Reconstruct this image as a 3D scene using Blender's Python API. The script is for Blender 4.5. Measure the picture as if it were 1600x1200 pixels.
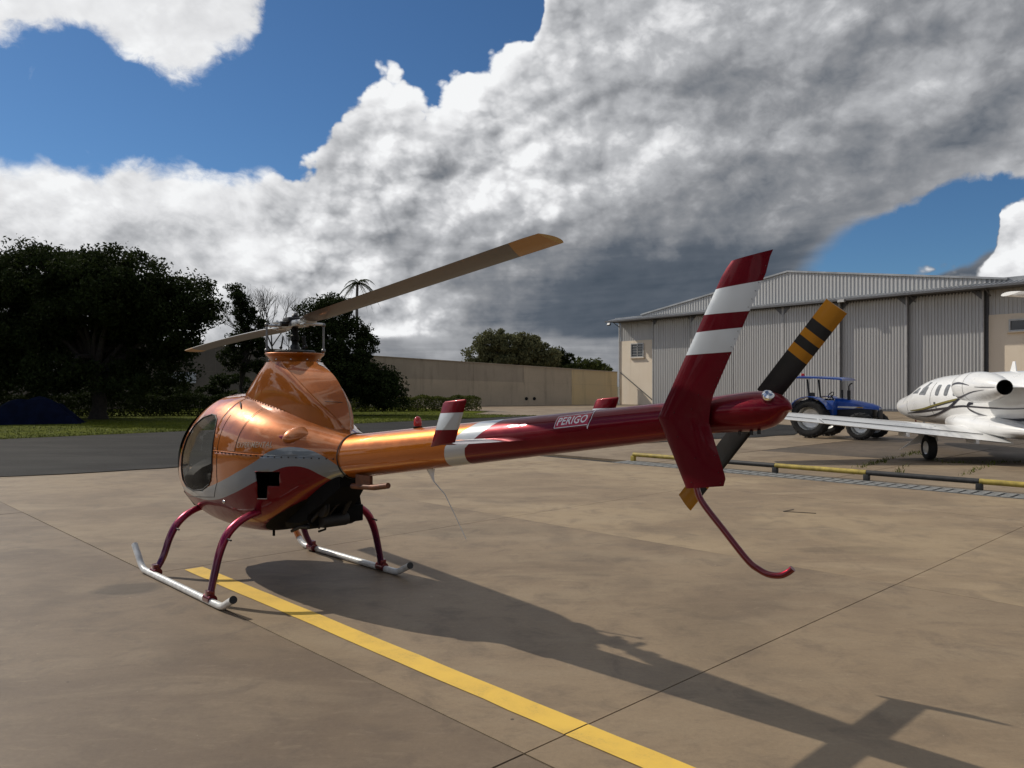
import bpy, bmesh, math, random
import numpy as np
from mathutils import Vector, Matrix

R = math.radians
sc = bpy.context.scene
for o in list(bpy.data.objects):
    bpy.data.objects.remove(o)

# ------------------------------------------------------------------ camera
CAM_H = 1.75
cam = bpy.data.cameras.new("camera")
cam.sensor_width = 36.0
cam.lens = 1225.0/1600.0*36.0
cam.shift_y = 4.0/1600.0
cam.clip_start = 0.05
cam.clip_end = 6000.0
cam_ob = bpy.data.objects.new("camera", cam)
sc.collection.objects.link(cam_ob)
cam_ob.location = (0, 0, CAM_H)
cam_ob.rotation_euler = (R(90), 0, 0)
sc.camera = cam_ob

# ------------------------------------------------------------------ view
sc.view_settings.view_transform = 'Standard'
sc.view_settings.look = 'None'
sc.view_settings.exposure = -0.15
sc.view_settings.gamma = 1.0
sc.view_settings.use_curve_mapping = False
sc.render.engine = 'CYCLES'
sc.cycles.max_bounces = 8
sc.cycles.transparent_max_bounces = 12
sc.cycles.use_denoising = True
sc.cycles.denoiser = 'OPENIMAGEDENOISE'
sc.cycles.denoising_prefilter = 'ACCURATE'
sc.cycles.denoising_input_passes = 'RGB_ALBEDO_NORMAL'
sc.cycles.sample_clamp_indirect = 4.0
sc.cycles.use_adaptive_sampling = True
sc.cycles.adaptive_threshold = 0.01
sc.cycles.adaptive_min_samples = 12
sc.cycles.caustics_reflective = False
sc.cycles.caustics_refractive = False

# sun direction (towards the sun): left and beyond, about 37 degrees up
SUN = Vector((-1.12, 0.68, 1.0)).normalized()
SUN_EL = math.asin(SUN.z)
SUN_AZ = math.atan2(SUN.x, SUN.y)


# ------------------------------------------------------------------ node maths helper
class X:
    """a socket that can be calculated with"""
    def __init__(s, nt, sock): s.nt, s.k = nt, sock
    def _m(s, op, *a, clamp=False):
        n = s.nt.nodes.new('ShaderNodeMath'); n.operation = op; n.use_clamp = clamp
        for i, v in enumerate((s,) + a):
            if isinstance(v, X): s.nt.links.new(v.k, n.inputs[i])
            else: n.inputs[i].default_value = v
        return X(s.nt, n.outputs[0])
    def __add__(s, o): return s._m('ADD', o)
    __radd__ = __add__
    def __mul__(s, o): return s._m('MULTIPLY', o)
    __rmul__ = __mul__
    def __sub__(s, o): return s._m('SUBTRACT', o)
    def __rsub__(s, o): return (s*-1.0) + o
    def __truediv__(s, o): return s._m('DIVIDE', o)
    def __neg__(s): return s*-1.0
    def max(s, o): return s._m('MAXIMUM', o)
    def min(s, o): return s._m('MINIMUM', o)
    def abs(s): return s._m('ABSOLUTE')
    def sqrt(s): return s._m('SQRT')
    def pow(s, o): return s._m('POWER', o)
    def gt(s, o): return s._m('GREATER_THAN', o)
    def clamp(s): return s._m('ADD', 0.0, clamp=True)
    def smooth(s, a, b):
        n = s.nt.nodes.new('ShaderNodeMapRange'); n.interpolation_type = 'SMOOTHSTEP'
        s.nt.links.new(s.k, n.inputs['Value'])
        rev = a > b
        n.inputs['From Min'].default_value = min(a, b); n.inputs['From Max'].default_value = max(a, b)
        n.inputs['To Min'].default_value = 1.0 if rev else 0.0
        n.inputs['To Max'].default_value = 0.0 if rev else 1.0
        return X(s.nt, n.outputs['Result'])
    def curve(s, pts, x0, x1, y0, y1, handle='AUTO'):
        """piecewise curve through pts, s measured in the units of pts"""
        t = (s - x0)*(1.0/(x1 - x0))
        n = s.nt.nodes.new('ShaderNodeFloatCurve')
        s.nt.links.new(t.k, n.inputs['Value'])
        c = n.mapping.curves[0]
        q = sorted(((p[0] - x0)/(x1 - x0), (p[1] - y0)/(y1 - y0)) for p in pts)
        c.points[0].location = q[0]; c.points[1].location = q[-1]
        for p in q[1:-1]: c.points.new(*p)
        for p in c.points: p.handle_type = handle
        n.mapping.use_clip = False
        n.mapping.update()
        return X(s.nt, n.outputs[0])*(y1 - y0) + y0


def mixc(nt, f, a, b):
    n = nt.nodes.new('ShaderNodeMix'); n.data_type = 'RGBA'
    if isinstance(f, X): nt.links.new(f.k, n.inputs[0])
    else: n.inputs[0].default_value = f
    for i, v in ((6, a), (7, b)):
        if isinstance(v, (tuple, list)): n.inputs[i].default_value = (*v[:3], 1.0)
        else: nt.links.new(v.k if isinstance(v, X) else v, n.inputs[i])
    return n.outputs[2]


def noise(nt, vec, scale, detail=4.0, rough=0.5, dist=0.0, out='Fac', lac=2.0):
    n = nt.nodes.new('ShaderNodeTexNoise'); n.noise_dimensions = '3D'
    n.inputs['Scale'].default_value = scale; n.inputs['Detail'].default_value = detail
    n.inputs['Roughness'].default_value = rough; n.inputs['Distortion'].default_value = dist
    n.inputs['Lacunarity'].default_value = lac
    if vec is not None: nt.links.new(vec, n.inputs['Vector'])
    return X(nt, n.outputs['Fac']) if out == 'Fac' else n.outputs['Color']


def voronoi(nt, vec, scale, feature='F1', detail=0.0, rnd=1.0, out='Distance', rough=0.5, lac=2.0):
    n = nt.nodes.new('ShaderNodeTexVoronoi'); n.feature = feature
    if 'Roughness' in n.inputs: n.inputs['Roughness'].default_value = rough; n.inputs['Lacunarity'].default_value = lac
    n.inputs['Scale'].default_value = scale
    if 'Detail' in n.inputs: n.inputs['Detail'].default_value = detail
    n.inputs['Randomness'].default_value = rnd
    nt.links.new(vec, n.inputs['Vector'])
    return X(nt, n.outputs[out]) if out == 'Distance' else n.outputs[out]


def vmath(nt, op, a, b):
    n = nt.nodes.new('ShaderNodeVectorMath'); n.operation = op
    for i, v in enumerate((a, b)):
        if isinstance(v, (tuple, list)): n.inputs[i].default_value = v
        elif isinstance(v, (int, float)): n.inputs['Scale'].default_value = v
        else: nt.links.new(v, n.inputs[i])
    return n.outputs[0]


def sepxyz(nt, v):
    n = nt.nodes.new('ShaderNodeSeparateXYZ'); nt.links.new(v, n.inputs[0])
    return [X(nt, n.outputs[i]) for i in range(3)]


def ramp(nt, f, stops, interp='LINEAR'):
    n = nt.nodes.new('ShaderNodeValToRGB'); n.color_ramp.interpolation = interp
    e = n.color_ramp.elements
    e[0].position, e[0].color = stops[0][0], (*stops[0][1], 1)
    e[1].position, e[1].color = stops[-1][0], (*stops[-1][1], 1)
    for p, c in stops[1:-1]:
        k = e.new(p); k.color = (*c, 1)
    nt.links.new(f.k if isinstance(f, X) else f, n.inputs[0])
    return n.outputs[0]


# ------------------------------------------------------------------ world: blue sky and cumulus
world = bpy.data.worlds.new("World"); sc.world = world
world.use_nodes = True
nt = world.node_tree; nt.nodes.clear()
STR = 0.10
sky = nt.nodes.new('ShaderNodeTexSky'); sky.sky_type = 'NISHITA'; sky.sun_disc = False
sky.sun_elevation = SUN_EL; sky.sun_rotation = SUN_AZ
sky.air_density = 1.0; sky.dust_density = 0.3; sky.ozone_density = 2.5; sky.altitude = 700
tc = nt.nodes.new('ShaderNodeTexCoord')
d = tc.outputs['Generated']
dx, dy, dz = sepxyz(nt, d)
az = dx._m('ARCTAN2', dy)*57.29578
el = dz._m('ARCSINE')*57.29578
flat = vmath(nt, 'MULTIPLY', d, (1.0, 1.0, 1.35))
n_big = noise(nt, flat, 3.4, 4, 0.5, 0.3) - 0.5
warpv = vmath(nt, 'ADD', flat, vmath(nt, 'SCALE', noise(nt, flat, 9.0, 4, 0.55, out='Color'), 0.07))
n_med = noise(nt, warpv, 8.0, 9, 0.60) - 0.5
# the same relief a little nearer to the sun: the difference shades the billows
sunup = vmath(nt, 'ADD', warpv, (-0.022, 0.0, 0.026))
n_lit = noise(nt, sunup, 8.0, 6, 0.58) - 0.5
n_med6 = noise(nt, warpv, 8.0, 6, 0.58) - 0.5
relief = (n_med6 - n_lit)                      # > 0 on the sunny side of a billow
puff = 0.42 - voronoi(nt, warpv, 13.0, 'F1', 2.0)
puff_l = 0.42 - voronoi(nt, sunup, 13.0, 'F1', 1.0)
soft_w = vmath(nt, 'ADD', flat, vmath(nt, 'SCALE', noise(nt, flat, 16.0, 4, 0.55, out='Color'), 0.022))
soft_s = vmath(nt, 'ADD', soft_w, (-0.0105, 0.0, 0.0125))
vf = voronoi(nt, soft_w, 8.0, 'F1', 4.0, rough=0.50, lac=2.1)
vs = voronoi(nt, soft_s, 8.0, 'F1', 4.0, rough=0.50, lac=2.1)
heads = vs - vf                                # > 0 on sunny cheeks
dome = 0.56 - vf                               # cauliflower heads: bright crowns, darker creases
lump = voronoi(nt, vmath(nt, 'ADD', soft_w, (-0.030, 0.0, 0.038)), 3.6, 'F1', 1.0, rough=0.5) - voronoi(nt, soft_w, 3.6, 'F1', 1.0, rough=0.5)
puff2 = 0.42 - voronoi(nt, warpv, 36.0, 'F1', 1.0)


def band_noise(ang, l1, l2, detail, rough, dist, seed):
    """noise drawn out along a direction in the sky (degrees of azimuth and elevation)"""
    c, s = math.cos(R(ang)), math.sin(R(ang))
    n = nt.nodes.new('ShaderNodeCombineXYZ')
    for i, v in enumerate(((az*c + el*s)*(1.0/l1), (el*c - az*s)*(1.0/l2))): nt.links.new(v.k, n.inputs[i])
    n.inputs[2].default_value = seed
    return noise(nt, n.outputs[0], 1.0, detail, rough, dist) - 0.5


streak = band_noise(-26, 6.0, 3.2, 9, 0.58, 0.35, 1.7)       # left bank, running down to the right
sweep = band_noise(24, 15.0, 4.6, 9, 0.54, 0.7, 4.2)        # big cloud, rising to the right
layer = band_noise(2, 11.0, 1.3, 7, 0.55, 0.4, 8.8)         # flat dark base
crisp = az.smooth(-18.5, -15.5)*az.smooth(14.0, 4.0) + az.smooth(23.0, 25.0)
edge_n = n_med*(5.0 - crisp*3.6) + puff*(1.5 - crisp*1.5) + puff2*0.6 + dome*crisp*6.5
wisp_n = n_med*6.0 + n_big*2.0
# cloud tops against azimuth (degrees, 0 straight ahead, negative to the left)
top = az.curve([(-180, 15), (-120, 22), (-80, 17), (-50, 15), (-33, 14.0), (-27, 14.3), (-21, 15.0), (-17.4, 15.2),
                (-16.5, 18.3), (-14.2, 19.3), (-13.3, 22.6), (-9.3, 23.5), (-5.6, 22.6), (-2.0, 23.9), (0.2, 25.2),
                (1.9, 27), (2.6, 31), (4, 40), (20, 60), (60, 60), (100, 40), (140, 20), (180, 15)], -180, 180, 0, 90, 'VECTOR')
d_main = (top - el)*0.50 + edge_n*(0.30 + crisp*0.14) + wisp_n*(0.40 - crisp*0.36)
# blue gap on the right, low cumulus under it
ha = az - 27.8 + n_big*7.0 + n_med6*4.0; he = el - 9.0 + n_med6*2.6 - n_big*3.0
ca_, sa_ = math.cos(R(20)), math.sin(R(20))
h1 = (ha*ca_ + he*sa_)*(1/6.2); h2 = (he*ca_ - ha*sa_)*(1/2.7)
hr = (h1*h1 + h2*h2).sqrt()
d_main = d_main.min((hr - 1.0)*2.2 + wisp_n*0.35)
top2 = az.curve([(0, 0), (21, 4.4), (24.0, 6.4), (25.4, 7.7), (27, 8.1), (29, 7.9), (30.8, 8.0), (31.5, 9.4), (32.0, 11.2),
                 (33.5, 12.3), (38, 13.5), (45, 13), (70, 0), (90, 0)], 0, 90, 0, 90, 'VECTOR')
d_low = (top2 - el)*1.0 + edge_n*0.42
# cloud above the left of the frame and scattered ones overhead
tl = az.curve([(-60, 21), (-40, 19.8), (-33, 18.6), (-30.6, 19.2), (-29.2, 21.6), (-28.0, 21.4), (-25.5, 20.4), (-24, 19.8), (-22.4, 19.4),
               (-20.6, 21.0), (-18.6, 22.4), (-17.6, 24.5), (-16, 29), (-12, 36), (-6, 40), (0, 42)], -60, 0, 0, 90, 'VECTOR')
d_tl = (el - tl)*0.34 + wisp_n*0.80 + edge_n*0.08
d_tl = d_tl.min((az + 62.0)*0.3).min((-4.0 - az)*0.3)
d_up = (n_big*9.0 + wisp_n*0.5 + 0.3).min((el - 28.0)*0.25)
dens = d_main.max(d_low).max(d_tl).max(d_up)
alpha = (dens*(1.0 + crisp*1.0)).smooth(-0.20, 0.65)
thick = dens.smooth(0.0, 5.0)
rim = dens.smooth(1.5, 0.0)
# how grey: thick middle and flat base of the big cloud, lit rims
wr = az.smooth(-7.0, 16.0)
right = az.smooth(8.0, 34.0)
base = (el + sweep*6.0 - right*2.0).smooth(14.5, 7.0)*(az + el*0.8).smooth(-8.0, 8.0)*az.smooth(75.0, 45.0)
tower = az.smooth(12.0, -2.0)*az.smooth(-19.0, -16.5)
lowband = (el + layer*0.9).smooth(3.3, 4.0)
bill = lump*(0.55 + wr*0.35) + relief*(1.5 - tower*1.0) + heads*(0.55 + tower*0.65) + dome*(0.25 + tower*0.45)
bill = bill.max(0.0) + bill.min(0.0)*0.62
t_main = 0.12 - tower*0.085 + thick*0.06 + wr*0.19 + right*0.04 + base*0.50 - bill*(0.92 - base*0.70)*(1.0 - wr*0.22) + sweep*(0.18 + wr*0.12) - n_med*(0.14 - base*0.09) - n_big*(0.10 + wr*0.08) - rim*0.20 + layer*base*0.40
t_left = 0.115 + streak*0.70 - bill*0.60 - n_med*0.30 + el.smooth(8.0, 3.0)*0.10 - rim*0.15 + (az + 33.0).smooth(0.0, 25.0)*0.05
lw = (az - el*0.25).smooth(-15.0, -20.0)
t_all = t_main*(1.0 - lw) + t_left*lw
t_all = t_all*lowband + (1.0 - lowband)*(0.40 + layer*0.55 - n_med*0.45 - puff*0.2)*(1.0 - lw) + (1.0 - lowband)*lw*t_all
is_low = d_low.smooth(-0.1, 0.4)*az.smooth(22.5, 24.5)
t_low = 0.14 - bill*0.9 - n_med*0.2 + sweep*0.2
t_all = t_all*(1.0 - is_low) + t_low*is_low
is_tl = (d_tl - d_main).smooth(-0.2, 0.4)
t_tl = 0.06 + thick*0.32 - bill*0.4 - n_med*0.25 + sweep*0.2
t_all = t_all*(1.0 - is_tl) + t_tl*is_tl
ccol = ramp(nt, t_all.clamp(), [(0.0, (0.94, 0.95, 0.96)), (0.14, (0.78, 0.785, 0.80)), (0.32, (0.50, 0.51, 0.53)),
                                (0.52, (0.27, 0.28, 0.30)), (0.74, (0.105, 0.125, 0.155)), (1.0, (0.036, 0.056, 0.082))])
ccol = vmath(nt, 'SCALE', ccol, 1.08/STR)
skyc = vmath(nt, 'MULTIPLY', sky.outputs[0], (0.43, 0.63, 0.80))
bgc = mixc(nt, alpha, skyc, ccol)
bg = nt.nodes.new('ShaderNodeBackground'); bg.inputs['Strength'].default_value = STR
nt.links.new(bgc, bg.inputs['Color'])
wo = nt.nodes.new('ShaderNodeOutputWorld'); nt.links.new(bg.outputs[0], wo.inputs['Surface'])
world.cycles.sampling_method = 'MANUAL'
world.cycles.sample_map_resolution = 512

# ------------------------------------------------------------------ sun
sl = bpy.data.lights.new("sun", 'SUN'); sl.energy = 3.9; sl.angle = R(0.53); sl.color = (1.0, 0.93, 0.82)
sun_ob = bpy.data.objects.new("sun", sl); sc.collection.objects.link(sun_ob)
sun_ob.rotation_euler = (-SUN).to_track_quat('-Z', 'Y').to_euler()
sun_ob.location = (-40, 25, 60)


# ------------------------------------------------------------------ mesh and object helpers
COL = sc.collection


def link(o, parent=None):
    COL.objects.link(o)
    if parent is not None: o.parent = parent
    return o


def thing(name, label, cat, loc=(0, 0, 0), rotz=0.0, group=None):
    o = bpy.data.objects.new(name, None); COL.objects.link(o)
    o.empty_display_size = 0.3
    o.location = loc; o.rotation_euler = (0, 0, rotz)
    o['label'] = label; o['category'] = cat
    if group: o['group'] = group
    return o


def tag(o, label, cat, group=None):
    o['label'] = label; o['category'] = cat
    if group: o['group'] = group
    return o


def kind(o, k, label=None):
    o['kind'] = k
    if label: o['label'] = label
    return o


class MB:
    """collects shapes, then becomes ONE mesh object"""
    def __init__(s): s.v, s.f, s.m, s.mi = [], [], [], 0
    def add(s, verts, faces):
        b = len(s.v); s.v.extend([tuple(map(float, p)) for p in verts])
        for f in faces: s.f.append(tuple(i + b for i in f)); s.m.append(s.mi)
        return s
    def box(s, c, size, rz=0.0, rx=0.0, ry=0.0, bev=0.0):
        hx, hy, hz = size[0]/2, size[1]/2, size[2]/2
        m = Matrix.Translation(c) @ Matrix.Rotation(rz, 4, 'Z') @ Matrix.Rotation(ry, 4, 'Y') @ Matrix.Rotation(rx, 4, 'X')
        if bev <= 0:
            v = [m @ Vector((x, y, z)) for x in (-hx, hx) for y in (-hy, hy) for z in (-hz, hz)]
            s.add(v, [(0, 1, 3, 2), (4, 6, 7, 5), (0, 4, 5, 1), (2, 3, 7, 6), (0, 2, 6, 4), (1, 5, 7, 3)])
        else:
            bm = bmesh.new(); bmesh.ops.create_cube(bm, size=1.0)
            bmesh.ops.scale(bm, vec=size, verts=bm.verts)
            bmesh.ops.bevel(bm, geom=bm.edges[:], offset=bev, segments=2, affect='EDGES', profile=0.6)
            bm.verts.ensure_lookup_table()
            for i, q in enumerate(bm.verts): q.index = i
            s.add([m @ q.co for q in bm.verts], [[q.index for q in f.verts] for f in bm.faces]); bm.free()
        return s
    def tube(s, path, r, seg=12, caps=True, flat=1.0):
        P = [Vector(p) for p in path]; n = len(P)
        rr = r if isinstance(r, (list, tuple)) else [r]*n
        T = [(P[min(i+1, n-1)] - P[max(i-1, 0)]).normalized() for i in range(n)]
        up = Vector((0, 0, 1)) if abs(T[0].z) < 0.9 else Vector((1, 0, 0))
        N = (up - T[0]*up.dot(T[0])).normalized(); vs = []
        for i in range(n):
            N = (N - T[i]*N.dot(T[i])).normalized(); B = T[i].cross(N)
            for k in range(seg):
                a = 2*math.pi*k/seg
                vs.append(P[i] + N*(math.cos(a)*rr[i]) + B*(math.sin(a)*rr[i]*flat))
        fs = [(i*seg+k, i*seg+(k+1) % seg, (i+1)*seg+(k+1) % seg, (i+1)*seg+k) for i in range(n-1) for k in range(seg)]
        if caps: fs += [tuple(range(seg))[::-1], tuple(range((n-1)*seg, n*seg))]
        return s.add(vs, fs)
    def loft(s, rings, cap0=True, cap1=True, closed=True):
        seg = len(rings[0]); vs = [p for r in rings for p in r]
        q = seg if closed else seg-1
        fs = [(i*seg+k, i*seg+(k+1) % seg, (i+1)*seg+(k+1) % seg, (i+1)*seg+k) for i in range(len(rings)-1) for k in range(q)]
        if cap0: fs.append(tuple(range(seg))[::-1])
        if cap1: fs.append(tuple(range((len(rings)-1)*seg, len(rings)*seg)))
        return s.add(vs, fs)
    def lathe(s, prof, seg=24, mat=None, caps=True):
        mat = mat or Matrix.Identity(4)
        rings = [[mat @ Vector((r*math.cos(2*math.pi*k/seg), r*math.sin(2*math.pi*k/seg), z)) for k in range(seg)] for r, z in prof]
        return s.loft(rings, caps, caps)
    def prism(s, poly, fn, d0, d1):
        """poly of 2-d points, fn(u, v, d) -> 3-d point"""
        n = len(poly)
        vs = [fn(u, v, d0) for u, v in poly] + [fn(u, v, d1) for u, v in poly]
        fs = [tuple(range(n))[::-1], tuple(range(n, 2*n))] + [(i, (i+1) % n, n+(i+1) % n, n+i) for i in range(n)]
        return s.add(vs, fs)
    def ball(s, c, r, seg=12, rings=8, sc3=(1, 1, 1), half=False):
        prof = []
        for i in range(rings+1):
            a = (0 if half else -math.pi/2) + (math.pi/2 if half else math.pi)*i/rings
            prof.append((max(1e-4, math.cos(a))*r, math.sin(a)*r))
        m = Matrix.Translation(c) @ Matrix.Diagonal((*sc3, 1))
        return s.lathe(prof, seg, m)
    def build(s, name, mats, parent=None, smooth=True, angle=35, recalc=True):
        me = bpy.data.meshes.new(name); me.from_pydata(s.v, [], s.f)
        if not isinstance(mats, (list, tuple)): mats = [mats]
        for m in mats: me.materials.append(m)
        if len(mats) > 1: me.polygons.foreach_set('material_index', s.m)
        if recalc:
            bm = bmesh.new(); bm.from_mesh(me); bmesh.ops.recalc_face_normals(bm, faces=bm.faces[:]); bm.to_mesh(me); bm.free()
        if smooth:
            me.polygons.foreach_set('use_smooth', [True]*len(me.polygons)); me.set_sharp_from_angle(angle=R(angle))
        me.update()
        return link(bpy.data.objects.new(name, me), parent)


def np_mesh(name, V, Q, mat, parent=None, smooth=False):
    """fast mesh from arrays: V (n,3), Q (m,k) equal-sized faces"""
    me = bpy.data.meshes.new(name); V = np.asarray(V, np.float32); Q = np.asarray(Q, np.int32)
    k = Q.shape[1]
    me.vertices.add(len(V)); me.vertices.foreach_set('co', V.ravel())
    me.loops.add(Q.size); me.loops.foreach_set('vertex_index', Q.ravel())
    me.polygons.add(len(Q)); me.polygons.foreach_set('loop_start', np.arange(0, Q.size, k, dtype=np.int32))
    me.materials.append(mat); me.update(calc_edges=True)
    if smooth: me.polygons.foreach_set('use_smooth', [True]*len(Q))
    return link(bpy.data.objects.new(name, me), parent)


def dup(root, loc=None, rotz=None, label=None):
    """copy a thing with its parts and sub-parts (mesh data shared)"""
    def cp(o, p):
        c = o.copy(); COL.objects.link(c)
        if p is not None: c.parent = p
        for ch in o.children: cp(ch, c)
        return c
    r = cp(root, None)
    if loc is not None: r.location = loc
    if rotz is not None: r.rotation_euler = (0, 0, rotz)
    if label: r['label'] = label
    return r


# ------------------------------------------------------------------ materials
def newmat(name):
    m = bpy.data.materials.new(name); m.use_nodes = True
    nt = m.node_tree; b = nt.nodes['Principled BSDF']
    return m, nt, b


def objco(nt):
    return nt.nodes.new('ShaderNodeTexCoord').outputs['Object']


def setc(nt, b, key, val):
    if isinstance(val, (tuple, list)): b.inputs[key].default_value = (*val[:3], 1)
    elif isinstance(val, (int, float)): b.inputs[key].default_value = val
    else: nt.links.new(val.k if isinstance(val, X) else val, b.inputs[key])


def bump(nt, b, h, strength=0.3, dist=0.01):
    n = nt.nodes.new('ShaderNodeBump'); n.inputs['Strength'].default_value = strength; n.inputs['Distance'].default_value = dist
    nt.links.new(h.k, n.inputs['Height']); nt.links.new(n.outputs[0], b.inputs['Normal'])


def simple(name, col, rough=0.5, metal=0.0, coat=0.0, var=0.12, scale=6.0, bmp=0.0, spec=0.5):
    """plain surface with a little mottling in colour and gloss"""
    m, nt, b = newmat(name); v = objco(nt)
    n = noise(nt, v, scale, 6, 0.6)
    lo = tuple(c*(1-var) for c in col); hi = tuple(min(1, c*(1+var)) for c in col)
    setc(nt, b, 'Base Color', mixc(nt, n.smooth(0.3, 0.7), lo, hi))
    setc(nt, b, 'Roughness', (n*0.25 + (rough - 0.12)).clamp())
    setc(nt, b, 'Metallic', metal); setc(nt, b, 'Coat Weight', coat); b.inputs['Coat Roughness'].default_value = 0.04
    b.inputs['Specular IOR Level'].default_value = spec
    if bmp > 0: bump(nt, b, noise(nt, v, scale*8, 4, 0.6), bmp, 0.01)
    return m


def paint_finish(nt, b, v, rough=0.28, metal=0.25, coat=1.0, ior=1.36):
    n = noise(nt, v, 9.0, 6, 0.6)
    setc(nt, b, 'Roughness', n.smooth(0.35, 0.75)*0.12 + rough)
    setc(nt, b, 'Metallic', metal); setc(nt, b, 'Coat Weight', coat); b.inputs['Specular IOR Level'].default_value = 0.15
    setc(nt, b, 'Coat Roughness', n.smooth(0.45, 0.8)*0.06 + 0.02); b.inputs['Coat IOR'].default_value = ior


ORANGE = (0.37, 0.098, 0.0024)
CRIMSON = (0.140, 0.0002, 0.0060)
SILVER = (0.52, 0.55, 0.57)


def pchip(xs, ys):
    xs = np.array(xs, float); ys = np.array(ys, float)
    h = np.diff(xs); d = np.diff(ys) / h
    m = np.zeros(len(xs)); m[0] = d[0]; m[-1] = d[-1]
    for i in range(1, len(xs) - 1):
        if d[i-1] * d[i] > 0:
            w1 = 2*h[i] + h[i-1]; w2 = h[i] + 2*h[i-1]
            m[i] = (w1 + w2) / (w1/d[i-1] + w2/d[i])
    def f(x):
        x = np.clip(x, xs[0], xs[-1]); i = np.clip(np.searchsorted(xs, x) - 1, 0, len(xs) - 2)
        t = (x - xs[i]) / h[i]
        return ((2*t**3 - 3*t**2 + 1)*ys[i] + (t**3 - 2*t**2 + t)*h[i]*m[i]
                + (-2*t**3 + 3*t**2)*ys[i+1] + (t**3 - t**2)*h[i]*m[i+1])
    return f
BODY_Y = [-1.02, -0.9, -0.75, -0.6, -0.4, -0.2, 0.0, 0.3, 0.6, 0.9, 1.2, 1.45, 1.65, 1.80, 1.90, 1.95]
body_w = pchip(BODY_Y, [.176, .22, .29, .37, .455, .515, .55, .572, .575, .56, .53, .475, .385, .27, .155, .02])
body_t = pchip(BODY_Y, [1.372, 1.403, 1.44, 1.475, 1.525, 1.575, 1.615, 1.665, 1.69, 1.685, 1.62, 1.52, 1.39, 1.25, 1.12, .99])
body_b = pchip(BODY_Y, [1.02, .985, .905, .81, .68, .565, .49, .445, .43, .435, .455, .50, .565, .665, .785, .95])
body_m = pchip(BODY_Y, [1.21, 1.20, 1.18, 1.16, 1.13, 1.10, 1.08, 1.05, 1.03, 1.01, 1.0, .99, .98, .975, .97, .97])
body_n = pchip(BODY_Y, [2.0, 2.05, 2.15, 2.3, 2.45, 2.5, 2.5, 2.45, 2.4, 2.35, 2.25, 2.2, 2.1, 2.05, 2, 2])
def body_pt(y, t):
    w, zt, zb, zm, n = body_w(y), body_t(y), body_b(y), body_m(y), body_n(y)
    c, s = np.cos(t), np.sin(t)
    x = w*np.sign(c)*np.abs(c)**(2/n)
    q = np.abs(s)**(2/n)
    z = np.where(s >= 0, zm + (zt - zm)*q, zm - (zm - zb)*q)
    return x, z
def body_x(y, z):
    """half width of the body at station y and height z (0 outside)"""
    w, zt, zb, zm, n = body_w(y), body_t(y), body_b(y), body_m(y), body_n(y)
    q = np.where(z >= zm, (z - zm)/(zt - zm), (zm - z)/(zm - zb))
    q = np.clip(q, 0, 1)
    return w*(1 - q**n)**(1/n)


# ------------------------------------------------------------------ ground
# apron axes: the slab joints run along and across the helicopter
HELI = Vector((-1.93, 6.97, 0.0)); HTH = R(43.76)
AX = Vector((math.cos(HTH), math.sin(HTH), 0)); AY = Vector((-math.sin(HTH), math.cos(HTH), 0))
def ap(x, y, z=0.0): return HELI + AX*x + AY*y + Vector((0, 0, z))


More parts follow.
